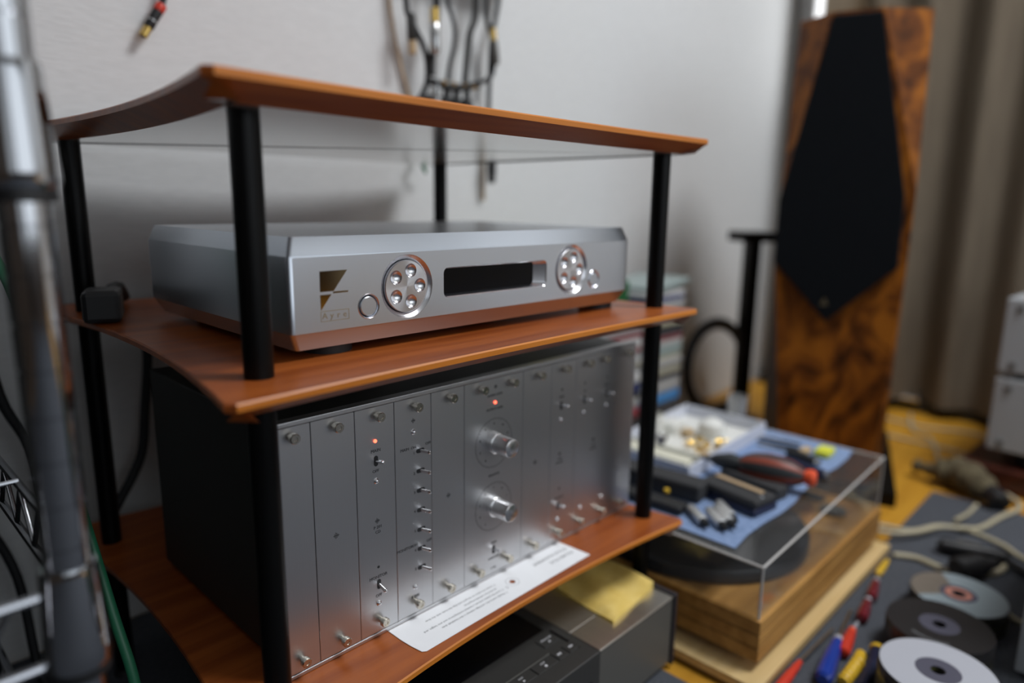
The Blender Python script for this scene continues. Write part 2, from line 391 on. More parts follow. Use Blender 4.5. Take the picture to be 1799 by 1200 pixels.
rack = root('audio_rack', (0.25, 0.2, 0.0), 'three-tier audio rack with bowed cherry wood shelves on slim black posts', 'rack')
ZT, ZM, ZL = 0.646, 0.450, 0.177
for z, fs in ((ZT, 0.008), (ZM, 0.006), (ZL, 0.024)): obj('shelf', shelf_mesh(z, fs), ['cherry', 'cherry_edge', 'cherry_under'], rack)
for (x, y) in ((0, 0), (0.505, 0), (0, 0.40), (0.505, 0.40)):
    for (z0, z1) in ((0.012, ZL - 0.0165), (ZL, ZM - 0.0165), (ZM, ZT - 0.0165)):
        obj('post', cyl(BM(), (x, y, z0), (x, y, z1), 0.0104, seg=24), 'black_paint', rack, True)
    obj('foot', lathe(BM(), (x, y, 0), (0, 0, 1), [(0, 0.008), (0.003, 0.013), (0.012, 0.0115)], 20), 'black_rubber', rack, True)

# ------------------------------------------------------------------ silver preamplifier on the middle shelf
pa = root('preamplifier', (0.252, 0.16, ZM), 'slim silver preamplifier with two round five-button dials, on the middle shelf', 'preamplifier')
AX0, AX1, AY0, AY1 = 0.0345, 0.470, 0.017, 0.300
AZ = (0.4580, 0.4720, 0.5310, 0.5455)
def arect(i, z, r=0.004):
    out = []
    for (cx, cy, a0) in ((AX1 - i - r, AY1 - i - r, 0), (AX0 + i + r, AY1 - i - r, PI / 2), (AX0 + i + r, AY0 + i + r, PI), (AX1 - i - r, AY0 + i + r, 3 * PI / 2)):
        for k in range(5): out.append((cx + r * math.cos(a0 + PI / 2 * k / 4), cy + r * math.sin(a0 + PI / 2 * k / 4), z))
    return out
bm = BM(); rg = [[bm.verts.new(p) for p in arect(i, z)] for i, z in ((0.008, AZ[0]), (0.0012, AZ[1] - 0.001), (0, AZ[1] + 0.0005), (0, AZ[2] - 0.0005), (0.0005, AZ[2] + 0.001), (0.0052, AZ[3]))]
bm.faces.new(rg[0]); bm.faces.new(rg[-1])
for li, (a, b) in enumerate(zip(rg, rg[1:])):
    for k in range(len(a)):
        if li == 2 and k == 14: continue        # the front opening, closed by the drilled front panel
        j = (k + 1) % len(a); bm.faces.new((a[k], a[j], b[j], b[k]))
obj('case', bm, 'alu', pa, True)
DL = (0.1444, 0.5014); DR = (0.3648, 0.5025); PL = (0.1047, 0.4882); PR = (0.4043, 0.4897); DISP = (0.2545, 0.5013, 0.1395, 0.0272)
fy = AY0; z0p, z1p = AZ[1] + 0.0005, AZ[2] - 0.0005; x0p, x1p = AX0 + 0.004, AX1 - 0.004
bm = BM(); loopfill(bm, [[(x0p, fy, z0p), (x1p, fy, z0p), (x1p, fy, z1p), (x0p, fy, z1p)], circ(*DL, 0.0273, fy), circ(*DR, 0.0268, fy), circ(*PL, 0.0106, fy), circ(*PR, 0.0103, fy), rrect(*DISP, 0.0052, fy)])
obj('front_panel', bm, 'alu', pa)
dish = fin(lathe(BM(), (0, 0, 0), (0, 1, 0), [(-0.0002, 0.0060), (0.0004, 0.0056), (0.0016, 0.0044), (0.0025, 0.0028), (0.0029, 0.0008), (0.00292, 0.0001)], 24, cap=False), 'button', 'alu_bright', True)
for (c, rO) in ((DL, 0.0273), (DR, 0.0268)):
    rI = rO - 0.0046; yf = fy + 0.0008
    hs = [(c[0] + 0.0139 * math.cos(2 * PI * k / 5), c[1] + 0.0139 * math.sin(2 * PI * k / 5)) for k in range(5)]
    bm = BM(); loopfill(bm, [circ(c[0], c[1], rI - 0.0008, yf)] + [circ(hx, hz_, 0.0060, yf, 24) for hx, hz_ in hs])
    loft(bm, circ(c[0], c[1], rI - 0.0008, yf), circ(c[0], c[1], rI - 0.0003, yf + 0.0005)); loft(bm, circ(c[0], c[1], rI - 0.0003, yf + 0.0005), circ(c[0], c[1], rI - 0.0003, yf + 0.0045))
    dl = obj('dial', bm, 'alu_spun', pa)
    obj('bezel', lathe(BM(), (c[0], fy, c[1]), (0, 1, 0), [(0, rO), (0.0008, rO - 0.0007), (0.0022, rO - 0.0026), (0.0034, rO - 0.0042), (0.0046, rI)], 48, cap=False), 'alu_bright', dl, True)
    for hx, hz_ in hs: inst('button', dish, dl, (hx, yf, hz_))
for (c, r) in ((PL, 0.0106), (PR, 0.0103)):
    b = obj('push_button', lathe(BM(), (c[0], fy + 0.004, c[1]), (0, -1, 0), [(0, r - 0.0026), (0.0036, r - 0.0026), (0.0041, r - 0.0032)], 32), 'alu', pa, True)
    obj('bezel', lathe(BM(), (c[0], fy, c[1]), (0, 1, 0), [(0, r), (-0.0005, r - 0.0005), (0.0003, r - 0.0014), (0.0035, r - 0.0022)], 40, cap=False), 'alu_bright', b, True)
dw = obj('display', prism(BM(), rrect(*DISP, 0.0052, fy + 0.0100), (0, 0.002, 0)), 'glass_black', pa)
bm = BM(); o1 = rrect(*DISP, 0.0052, fy); o2 = rrect(DISP[0], DISP[1], DISP[2] - 0.002, DISP[3] - 0.002, 0.0046, fy + 0.0012); o3 = rrect(DISP[0] - 0.0045, DISP[1], DISP[2] - 0.0115, DISP[3] - 0.0026, 0.0045, fy + 0.0100)
loft(bm, o1, o2); loft(bm, o2, o3); obj('bezel', bm, 'alu_bright', dw, True)
bm = BM(); yl = fy - 0.0001
for poly in ([(.0608, .5192), (.0854, .5193), (.0726, .5033), (.0606, .5033)], [(.0724, .5030), (.0858, .5029), (.0855, .5015), (.0716, .5015)], [(.0606, .5010), (.0706, .5010), (.0608, .4888)]):
    prism(bm, [(p[0], yl, p[1]) for p in poly], (0, 0.0003, 0))
lg = obj('emblem', bm, 'gold_dark', pa, label='dark mirror-gold angular emblem')
bm = BM()
for (xa, xb, za, zb) in ((.0605, .0858, .4879, .4883), (.0605, .0858, .4800, .4804), (.0605, .0609, .4800, .4883), (.0854, .0858, .4800, .4883)): box(bm, xa, xb, yl, yl + 0.0003, za, zb)
for ch, x in zip('Ayre', (.0640, .0702, .0762, .0820)): ftext(bm, ch, 0.0068, x, yl, .4843)
obj('nameplate', bm, 'gold_print', pa)
for (x, y) in ((0.085, 0.05), (0.452, 0.05), (0.085, 0.26), (0.452, 0.26)):
    obj('foot', cyl(BM(), (x, y, ZM), (x, y, AZ[0] + 0.0005), 0.020, seg=24), 'black_rubber', pa, True)

# ------------------------------------------------------------------ modular preamplifier on the low shelf
mp_ = root('modular_preamplifier', (0.268, 0.17, ZL), 'tall brushed-silver modular preamplifier with toggles and two big knobs, on lowest shelf', 'preamplifier')
CY = 0.030
obj('case', box(BM(), 0.025, 0.513, CY + 0.003, 0.30, 0.183, 0.3985, 0.002), 'case_dark', mp_)
for (z0, z1) in ((0.1772, 0.1808), (0.3978, 0.4018)): obj('rail', box(BM(), 0.0215, 0.5165, CY - 0.0005, CY + 0.010, z0, z1, 0.0006), 'alu_panel', mp_)
XB = [0.0222, 0.0543, 0.0958, 0.1370, 0.1794, 0.2213, 0.3058, 0.3520, 0.3960, 0.5158]
mods = []
for a, b in zip(XB, XB[1:]):
    bm = BM(); box(bm, a + 0.0002, b - 0.0002, CY, CY + 0.003, 0.1812, 0.3974, 0.00035, 1)
    mods.append(obj('module_panel', bm, 'alu_panel', mp_))
def modof(x):
    for i in range(9):
        if XB[i] <= x < XB[i + 1]: return mods[i]
    return mods[-1]
scr = BM(); lathe(scr, (0, 0, 0), (0, -1, 0), [(0, 0.0028), (0.0035, 0.0028), (0.0037, 0.0041), (0.0040, 0.0044), (0.0076, 0.0044), (0.0082, 0.0038), (0.0082, 0.0020), (0.0076, 0.0018)], 18)
scr = fin(scr, 'thumbscrew', 'nickel', True)
for x in (.0370, .0765, .1182, .1601, .2022, .2432, .2868, .3300, .3733, .4160, .4475, .4955): inst('thumbscrew', scr, modof(x), (x, CY, 0.3892))
for x in (.0375, .0768, .1178, .1588, .1990, .2396, .2826, .3243, .3682, .4089, .4518, .4892): inst('thumbscrew', scr, modof(x), (x, CY, 0.1922))
def lever_mesh(dx, dz):
    bm = BM(); p1 = Vector((dx, -0.0092, dz)); cyl(bm, (0, 0.0, 0), p1 * 0.85, 0.0013, 0.0017, 12); d = p1.normalized()
    lathe(bm, p1 * 0.85, d, [(0, 0.0017), (0.0012, 0.0019), (0.0024, 0.0015), (0.0029, 0.0005)], 12); return fin(bm, 'lever', 'bright_chrome', True)
LV_up, LV_dn, LV_rt = lever_mesh(0.0006, 0.0012), lever_mesh(0.0005, -0.0030), lever_mesh(0.0034, -0.0004)
def oval(w, h):
    r = min(w, h) / 2; return fin(prism(BM(), rrect(0, 0, w, h, r * 0.999, -0.0002), (0, 0.0004, 0)), 'slot', 'ink')
SL_v, SL_h = oval(0.0042, 0.0098), oval(0.0098, 0.0042)
def toggle(x, z, slot, lv, lx=0.0, lz=0.0):
    m = modof(x); t = inst('toggle_switch', slot, m, (x, CY, z))
    # the lever shares the switch's object through one joined mesh, so that a toggle stays one sub-part
    key = (slot.name, lv.name)
    if key not in TG:
        bm = BM(); bm.from_mesh(slot); n = len(bm.faces); bm.from_mesh(lv); bm.faces.ensure_lookup_table()
        for f in bm.faces[n:]: f.material_index = 1; f.smooth = True
        me = bpy.data.meshes.new('toggle'); bm.to_mesh(me); bm.free(); me.materials.append(K['ink']); me.materials.append(K['bright_chrome']); TG[key] = me
    t.data = TG[key]; return t
TG = {}
toggle(.1165, .3478, SL_v, LV_up); toggle(.1163, .2290, SL_v, LV_dn)
for z in (.3450, .3252, .3057, .2860, .2660, .2464, .2267): toggle(.1660, z, SL_h, LV_rt)
toggle(.2632, .2085, SL_v, LV_up); toggle(.3700, .3463, SL_v, LV_up); toggle(.3687, .2248, SL_v, LV_up); toggle(.4125, .3449, SL_v, LV_up); toggle(.4568, .3447, SL_v, LV_up)
pb = fin(lathe(BM(), (0, 0.0005, 0), (0, -1, 0), [(0, 0.0027), (0.0012, 0.0027), (0.0020, 0.0019), (0.0012, 0.0015), (0.0026, 0.0012), (0.0030, 0.0003)], 18), 'push_button', 'bright_chrome', True)
for (x, z) in ((.1162, .3292), (.1157, .2102), (.1581, .3648), (.1579, .2086), (.3694, .3300), (.3684, .2076), (.4113, .3297), (.4561, .3296), (.4109, .2093), (.4533, .2099)): inst('push_button', pb, modof(x), (x, CY, z))
ld = fin(lathe(BM(), (0, 0.0005, 0), (0, -1, 0), [(0, 0.0016), (0.0011, 0.0016), (0.0018, 0.0010), (0.0020, 0.0002)], 14), 'indicator_light', 'led', True)
for (x, z) in ((.1162, .3663), (.2638, .3717)): inst('indicator_light', ld, modof(x), (x, CY, z))
dk = fin(cyl(BM(), (0, 0.0004, 0), (0, -0.0002, 0), 0.0013, seg=14), 'indicator_off', 'ink')
for (x, z) in ((.1162, .2461), (.3706, .3650), (.4127, .3650), (.4564, .3650), (.3699, .2458)): inst('indicator_window', dk, modof(x), (x, CY, z))
kn = BM(); lathe(kn, (0, 0, 0), (0, -1, 0), [(0, 0.0112), (0.0045, 0.0112), (0.0055, 0.0104), (0.0058, 0.0098), (0.0245, 0.0098), (0.0256, 0.0093), (0.0260, 0.0085)], 40)
kn = fin(kn, 'knob', 'alu_knob', True)
for z in (.3285, .2582):
    inst('knob', kn, mods[5], (.2635, CY, z))
# printed scales, lettering and marks: one flat print per module
YP = CY - 0.0001
def mark(bm, x, z, s=0.0024):
    s *= 1.25
    for k in range(4):
        h = s * (0.55, 1.0, 0.75, 0.45)[k]; xx = x + (k - 1.5) * s * 0.36; box(bm, xx - 0.00022, xx + 0.00022, YP, YP + 0.0002, z - h, z + h)
    box(bm, x - s, x + s, YP, YP + 0.0002, z - 0.0002, z + 0.0002)
pr = {i: BM() for i in range(9)}
T = lambda i, s, size, x, z, **k: ftext(pr[i], s, size, x, YP, z, **k)
mark(pr[1], .0742, .2919); mark(pr[4], .2003, .2897); mark(pr[6], .327, .2897)
T(2, 'MAIN', .0042, .1165, .3573); T(2, 'OFF', .0040, .1160, .3384); mark(pr[2], .1163, .2912, .0022); T(2, 'P 201', .0040, .1167, .2850); T(2, 'CD', .0040, .1166, .2803)
T(2, 'MONITOR', .0042, .1159, .2365); T(2, 'OFF', .0040, .1158, .2178)
mark(pr[3], .1583, .3756, .0020); T(3, 'MAIN', .0040, .1480, .3497); T(3, 'ON', .0038, .1582, .3496); T(3, 'OFF', .0038, .1753, .3498)
for n, z in zip('1234545', (.3440, .3240, .3050, .2860, .2662, .2464, .2270)): T(3, n, .0038, .1586, z)
T(3, 'MONITOR', .0040, .1462, .2518); T(3, 'ON', .0038, .1582, .2518); T(3, 'OFF', .0038, .1754, .2512); T(3, 'B 200', .0042, .1577, .1988)
mark(pr[5], .2644, .3883, .0020); T(5, 'AUDIO SUITE', .0036, .2637, .3798); T(5, 'OUTPUT LEVEL', .0036, .2634, .3649); T(5, 'BALANCE', .0036, .2630, .2935)
T(5, 'MAIN', .0034, .2635, .2165); T(5, 'MONITOR', .0034, .2633, .1990); T(5, 'P 301', .0034, .2634, .1872)
for z, nums in ((.3285, ('0', '2', '4', '6', '8', '10', '12', '14', '16')), (.2582, ('5', '4', '3', '2', '1', '0', '1', '2', '3'))):
    R0 = 0.0262; n = 56
    loft(pr[5], circ(.2625, z, R0, YP, n), circ(.2625, z, R0 + .00035, YP, n))
    for k in range(40):
        a = math.radians(-60 - 300 * k / 39); c, s = math.cos(a), math.sin(a); q = .0016 if k % 5 else .0026
        prism(pr[5], [(.2625 + c * (R0 - q) - s * .00012, YP, z + s * (R0 - q) + c * .00012), (.2625 + c * R0 - s * .00012, YP, z + s * R0 + c * .00012), (.2625 + c * R0 + s * .00012, YP, z + s * R0 - c * .00012), (.2625 + c * (R0 - q) + s * .00012, YP, z + s * (R0 - q) - c * .00012)], (0, .0001, 0))
    for k, t in enumerate(nums):
        a = math.radians(-125 - 290 * k / 8); T(5, t, .0034, .2625 + .0208 * math.cos(a), z + .0208 * math.sin(a))
T(7, 'MAIN', .0034, .3702, .3565); mark(pr[7], .3692, .2887, .0020); T(7, 'P 200', .0034, .3694, .2824); T(7, 'PHONO', .0034, .3694, .2780); T(7, 'MONITOR', .0034, .3697, .2344)
T(8, 'ON', .0034, .4127, .3552); T(8, 'MAIN', .0034, .4559, .3552); mark(pr[8], .4327, .2905, .0022); T(8, 'P 100', .0034, .4327, .2838); T(8, 'MASTER', .0034, .4327, .2790)
for i, b in pr.items():
    if len(b.verts): obj('lettering', b, 'ink', mods[i])
    else: b.free()

# paper on the low shelf
pp = [(0.374, -0.0155)] + [(0.374 - 0.245 * t, -0.0155 - 0.0035 * t) for t in (0.25, 0.5, 0.75)] + [(0.131, -0.0195), (0.1275, -0.0170), (0.1255, -0.004), (0.1245, 0.010), (0.1245, 0.0290), (0.371, 0.0290)]
bm = BM(); hz = ZL + 0.0004; loopfill(bm, [[(x, y, hz) for x, y in pp], [(0.269 + 0.0034 * math.cos(2 * PI * k / 24), 0.007 + 0.0034 * math.sin(2 * PI * k / 24), hz) for k in range(24)]])
bmesh.ops.solidify(bm, geom=bm.faces[:], thickness=0.0003)
sheet = root('paper_sheet', (0.25, 0.005, ZL + 0.0001), 'white printed paper strip with a punched hole, tucked under the modular preamplifier', 'paper')
obj('sheet', bm, 'paper', sheet)
bm = BM(); hp = hz + 0.00035
def ptext(s, size, x, y): text(bm, s, size, Matrix.Translation((x, y, hp)) @ Matrix.Rotation(PI, 4, 'Z'), depth=0.00003, align='LEFT')
ptext('POLARIS PLUS', .0062, .365, .0035); ptext('STYLUS ALIGNMENT', .0062, .366, .0140)
ptext('C', .0050, .2585, .003)
for i, s in enumerate(('1. Visually centre the cartridge midway in the headshell slots', '2. Level the platter and set a nominal tracking force and arm height, and', '    set the first null following from', '3. Lower the stylus on the grid and align the body with the lines')):
    ptext(s, .0036, .2515, -.0030 + .0062 * i)
for (ra, rb_) in ((.0072, .0075),):
    n = 32; A = [(0.269 + ra * math.cos(2 * PI * k / n), 0.007 + ra * math.sin(2 * PI * k / n), hp) for k in range(n)]; Bq = [(0.269 + rb_ * math.cos(2 * PI * k / n), 0.007 + rb_ * math.sin(2 * PI * k / n), hp) for k in range(n)]
    loft(bm, A, Bq)
obj('lettering', bm, 'ink_grey', sheet)

# ------------------------------------------------------------------ player on the floor under the rack
pl = root('disc_player', (0.27, 0.07, 0.0), 'low black and silver disc player with labelled buttons, under the lowest shelf', 'player')
PZ = 0.100
obj('body', box(BM(), 0.045, 0.332, -0.066, 0.25, 0.010, PZ, 0.0012), 'player_black', pl, label='black front section')
bm = BM(); box(bm, 0.3325, 0.480, -0.065, 0.25, 0.010, PZ - 0.0015, 0.001); obj('side_cover', bm, 'silver_side', pl)
for (y0, y1) in ((-0.0655, -0.0226), (-0.0220, 0.25)): obj('top_plate', box(BM(), 0.3325, 0.480, y0, y1, PZ - 0.0015, PZ + 0.0003, 0.0006), 'silver_dull', pl)
obj('end_panel', box(BM(), 0.4805, 0.487, -0.068, 0.25, 0.006, PZ + 0.003, 0.001), 'purple_dark', pl)
obj('window', box(BM(), 0.075, 0.316, 0.002, 0.19, PZ, PZ + 0.0006, 0.0003), 'player_gloss', pl)
obj('tray_slot', box(BM(), 0.06, 0.318, -0.0666, -0.0655, 0.035, 0.070), 'player_gloss', pl)
for (x, y, w, h, t) in ((.3045, -.0135, .024, .015, ('OPEN/CLOSE', '\u25b2')), (.3135, -.0385, .0145, .0135, ('\u25ba\u25ba',)), (.2960, -.0385, .0145, .0135, ('\u25c4\u25c4',)), (.2710, -.0385, .0300, .0135, ('STOP', '\u25a0')), (.2380, -.0385, .0320, .0135, ('PLAY', '\u25ba')), (.2040, -.0385, .0320, .0135, ('PAUSE', 'II'))):
    b = obj('button', box(BM(), x - w / 2, x + w / 2, y - h / 2, y + h / 2, PZ, PZ + 0.0012, 0.0004), 'player_black', pl)
    bm = BM()
    if t[0] in ('\u25ba\u25ba', '\u25c4\u25c4'):
        sg = 1 if t[0] == '\u25ba\u25ba' else -1
        for q in (-.0018, .0012): prism(bm, [(x + sg * (q), y - .0018, PZ + .0013), (x + sg * (q + .0028), y, PZ + .0013), (x + sg * q, y + .0018, PZ + .0013)], (0, 0, .0001))
    else:
        text(bm, t[0], .0028, Matrix.Translation((x, y + .0022, PZ + .0013)))
        if t[1] == 'II':
            for q in (-.0012, .0006): box(bm, x + q, x + q + .0007, y - .0042, y - .0014, PZ + .0013, PZ + .0014)
        elif t[1] == '\u25a0': box(bm, x - .0014, x + .0014, y - .0042, y - .0014, PZ + .0013, PZ + .0014)
        elif t[1] == '\u25b2': prism(bm, [(x - .0018, y - .0042, PZ + .0013), (x + .0018, y - .0042, PZ + .0013), (x, y - .0014, PZ + .0013)], (0, 0, .0001))
        else: prism(bm, [(x - .0014, y - .0042, PZ + .0013), (x + .0016, y - .0028, PZ + .0013), (x - .0014, y - .0014, PZ + .0013)], (0, 0, .0001))
    obj('lettering', bm, 'ink_white', b)
obj('button_bar', box(BM(), 0.085, 0.2885, -0.0308, -0.0296, PZ, PZ + 0.0012, 0.0004), 'silver_side', pl)
obj('button_frame', box(BM(), 0.3185, 0.3215, -0.046, -0.004, PZ, PZ + 0.0008, 0.0003), 'player_gloss', pl)
for (x, y) in ((0.08, -0.04), (0.45, -0.04), (0.08, 0.22), (0.45, 0.22)): obj('foot', cyl(BM(), (x, y, 0), (x, y, 0.0105), 0.014), 'black_rubber', pl)
# folded yellow cloth on it
bm = BM(); nx, ny = 20, 14; G = {}
for layer in (0, 1):
    for i in range(nx + 1):
        for j in range(ny + 1):
            u, v = i / nx, j / ny
            x = 0.386 + 0.098 * u + 0.010 * (v - 0.5); y = -0.047 + 0.010 * u + 0.120 * v
            z = PZ + 0.0008 + (0.0075 + 0.0035 * math.sin(u * 9 - v * 5) * (0.4 + 0.6 * v) + 0.005 * math.exp(-((u - 0.95) / 0.15) ** 2)) * layer
            e = min(u, 1 - u, v, 1 - v); z -= layer * 0.004 * max(0, 1 - e / 0.10)
            G[layer, i, j] = bm.verts.new((x, y, z))
for i in range(nx):
    for j in range(ny):
        bm.faces.new((G[1, i, j], G[1, i + 1, j], G[1, i + 1, j + 1], G[1, i, j + 1])); bm.faces.new((G[0, i, j], G[0, i, j + 1], G[0, i + 1, j + 1], G[0, i + 1, j]))
for i in range(nx):
    for j in (0, ny): bm.faces.new((G[0, i, j], G[0, i + 1, j], G[1, i + 1, j], G[1, i, j]))
for j in range(ny):
    for i in (0, nx): bm.faces.new((G[0, i, j], G[0, i, j + 1], G[1, i, j + 1], G[1, i, j]))
solo('cleaning_cloth', bm, 'yellow_cloth', 'folded yellow cleaning cloth on top of the silver player', 'cloth', True)

# ------------------------------------------------------------------ turntable on a board
NB = [(0.500, -0.172), (0.998, -0.172), (0.998, 0.26), (0.522, 0.26), (0.522, -0.018), (0.500, -0.018)]
bm = prism(BM(), [(x, y, 0.0042) for x, y in NB], (0, 0, 0.0033)); bd = root('base_board', (0.75, 0.04, 0.004), 'pale plywood board lying under the turntable', 'board')
obj('edge_ply', bm, 'ply_edge', bd); obj('board', prism(BM(), [(x, y, 0.0075) for x, y in NB], (0, 0, 0.0105)), 'ply', bd)
tt = root('turntable', (0.755, 0.02, 0.018), 'turntable with layered oak plinth under a clear lid, beside the rack', 'turntable')
TX0, TX1, TY0, TY1 = 0.527, 0.978, -0.157, 0.195
for i, (z0, z1) in enumerate(((0.031, 0.0475), (0.049, 0.0655), (0.067, 0.085))):
    obj('plinth_layer', box(BM(), TX0, TX1, TY0, TY1, z0, z1, 0.001), 'oak', tt)
    if i: obj('plinth_seam', box(BM(), TX0 + 0.0015, TX1 - 0.0015, TY0 + 0.0015, TY1 - 0.0015, z0 - 0.0022, z0 + 0.0005), 'oak_dark', tt)
for (x, y) in ((0.565, -0.12), (0.94, -0.12), (0.565, 0.16), (0.94, 0.16)): obj('foot', cyl(BM(), (x, y, 0.018), (x, y, 0.0315), 0.016), 'black_rubber', tt)
ptr = obj('platter', lathe(BM(), (0.69, 0.02, 0.088), (0, 0, 1), [(-0.003, 0.148), (0.0, 0.159), (0.016, 0.159), (0.018, 0.1575), (0.0182, 0.149), (0.017, 0.148), (0.017, 0.052), (0.0174, 0.05), (0.0174, 0.002)], 72), 'vinyl', tt, True)
obj('spindle', cyl(BM(), (0.69, 0.02, 0.105), (0.69, 0.02, 0.118), 0.0035), 'steel', ptr, True)
ta = obj('tonearm_base', lathe(BM(), (0.905, 0.10, 0.085), (0, 0, 1), [(0, 0.034), (0.012, 0.034), (0.014, 0.02), (0.034, 0.018), (0.036, 0.012)], 32), 'steel', tt, True)
bm = BM(); tube(bm, [(0.915, 0.15, 0.116), (0.905, 0.10, 0.118), (0.895, 0.02, 0.117), (0.888, -0.07, 0.112)], 0.0042); lathe(bm, (0.916, 0.158, 0.116), (0, -1, 0), [(0, 0.013), (0.025, 0.013)], 20); obj('tonearm', bm, 'steel', ta, True)
obj('headshell', obox(BM(), (0.889, -0.078, 0.105), (-0.1, -1, 0), 0.032, 0.016, 0.008, 0.002), 'black_plastic', ta)
obj('start_knob', lathe(BM(), (0.905, -0.105, 0.085), (0, 0, 1), [(0, 0.02), (0.006, 0.02), (0.007, 0.017)], 24), 'silver_side', tt, True)
# lid: acrylic walls, top rising towards the far end
def lidz(x): return 0.154 + (x - 0.532) * 0.020 / 0.442
LX0, LX1, LY0, LY1 = 0.532, 0.974, -0.152, 0.190
def wedge(x0, x1, y0, y1, zb, th=None):
    """block between zb(x) and lidz(x)"""
    bm = BM(); v = [bm.verts.new((x, y, z)) for (x, y, z) in ((x0, y0, zb(x0)), (x1, y0, zb(x1)), (x1, y1, zb(x1)), (x0, y1, zb(x0)), (x0, y0, lidz(x0)), (x1, y0, lidz(x1)), (x1, y1, lidz(x1)), (x0, y1, lidz(x0)))]
    for f in ((0, 3, 2, 1), (4, 5, 6, 7), (0, 1, 5, 4), (1, 2, 6, 5), (2, 3, 7, 6), (3, 0, 4, 7)): bm.faces.new([v[k] for k in f])
    return bm
lid = root('dust_cover', (0.753, 0.02, 0.0855), 'clear acrylic dust cover closed over the turntable, tools lying on it', 'lid')
t3 = 0.003
flat = lambda x: 0.0855
obj('top_pane', wedge(LX0, LX1, LY0, LY1, lambda x: lidz(x) - t3), 'acrylic', lid)
for (a, b, c, d) in ((LX0, LX1, LY0, LY0 + t3), (LX0, LX1, LY1 - t3, LY1), (LX0, LX0 + t3, LY0 + t3, LY1 - t3), (LX1 - t3, LX1, LY0 + t3, LY1 - t3)):
    q = wedge(a, b, c, d, flat)
    for v in q.verts:
        if v.co.z > 0.1: v.co.z -= t3 + 0.0001
    obj('side_pane', q, 'acrylic', lid)
bm = BM(); e = 0.0016; zt_ = lambda x: lidz(x) - 0.001
for (x, y) in ((LX0, LY0), (LX1, LY0), (LX1, LY1), (LX0, LY1)): cyl(bm, (x, y, 0.0855), (x, y, zt_(x)), e, seg=8)
for (a, b) in (((LX0, LY0), (LX1, LY0)), ((LX1, LY0), (LX1, LY1)), ((LX1, LY1), (LX0, LY1)), ((LX0, LY1), (LX0, LY0))): cyl(bm, (*a, zt_(a[0])), (*b, zt_(b[0])), e, seg=8)
obj('glued_edge', bm, 'acrylic_edge', lid, True)

# ---- things lying on the lid
SL = 0.020 / 0.442
def onlid(x, y, h=0.0): return Vector((x, y, lidz(x) + 0.0012 + h))
LD = Vector((1, 0, SL)).normalized()
bm = BM(); nx = 10
va = [[bm.verts.new((0.548 + 0.420 * i / nx, y + 0.004 * math.sin(i * 1.3), lidz(0.548 + 0.420 * i / nx) + z)) for i in range(nx + 1)] for (y, z) in ((-0.108, 0.0002), (-0.108, 0.0011), (0.178, 0.0011), (0.178, 0.0002))]
for q in range(4):
    for i in range(nx): bm.faces.new((va[q][i], va[q][i + 1], va[(q + 1) % 4][i + 1], va[(q + 1) % 4][i]))
for i in (0, nx): bm.faces.new([va[q][i] for q in range(4)])
solo('cover_cloth', bm, 'blue_cloth', 'pale blue cloth spread over the turntable lid', 'cloth')
# white tray
tr = root('parts_tray', onlid(0.81, 0.112), 'shallow white plastic tray full of small hi-fi parts, on the blue cloth', 'tray')
def local_to_lid(bm, o):            # built flat around o at z=0, tilted with the lid
    bm.transform(Matrix.Translation(onlid(*o)) @ Matrix.Rotation(-math.atan(SL), 4, 'Y')); return bm
bm = BM(); box(bm, -0.128, 0.128, -0.076, 0.076, 0.0, 0.003)
obj('tray_floor', local_to_lid(bm, (0.81, 0.112)), 'white_plastic', tr)
for (a, b, c, d) in ((-0.131, 0.131, -0.079, -0.076), (-0.131, 0.131, 0.076, 0.079), (-0.131, -0.128, -0.076, 0.076), (0.128, 0.131, -0.076, 0.076)):
    bm = BM(); box(bm, a, b, c, d, 0.0, 0.024, 0.0008); obj('tray_wall', local_to_lid(bm, (0.81, 0.112)), 'tray_side', tr)
bm = BM(); box(bm, -0.075, -0.0725, -0.076, 0.076, 0.003, 0.020); obj('divider', local_to_lid(bm, (0.81, 0.112)), 'white_plastic', tr)
def traypart(name, bm, at, m, label, cat, smooth=False, group=None):
    local_to_lid(bm, at); return solo(name, bm, m, label, cat, smooth, group)
b = BM(); box(b, -0.012, 0.012, -0.06, 0.06, 0.0032, 0.018, 0.002); traypart('plastic_strip', b, (0.715, 0.112), 'cream_plastic', 'wide cream plastic strip along the near edge of the tray', 'strip')
b = BM(); box(b, -0.005, 0.005, -0.058, 0.058, 0.0032, 0.014, 0.002); traypart('plastic_strip', b, (0.752, 0.112), 'cream_plastic', 'narrow cream plastic strip behind the tray divider', 'strip')
b = BM(); lathe(b, (0, 0, 0.0032), (0, 0, 1), [(0, 0.020), (0.012, 0.024), (0.024, 0.021), (0.031, 0.010), (0.032, 0.002)], 24); traypart('cotton_ball', b, (0.868, 0.098), 'white_plastic', 'round white puff in the far half of the tray', 'puff', True)
b = BM(); box(b, -0.020, 0.020, -0.016, 0.016, 0.0032, 0.022, 0.003); traypart('foam_block', b, (0.845, 0.162), 'white_plastic', 'white foam block in the back corner of the tray', 'block')
b = BM(); box(b, -0.012, 0.012, -0.009, 0.009, 0.0032, 0.012, 0.001); traypart('card_box', b, (0.768, 0.062), 'tan_card', 'small tan box in the near right corner of the tray', 'box')
b = BM(); box(b, -0.010, 0.010, -0.008, 0.008, 0.0032, 0.016, 0.001); traypart('card_box', b, (0.838, 0.128), 'tan_card', 'small tan box in the middle of the tray', 'box')
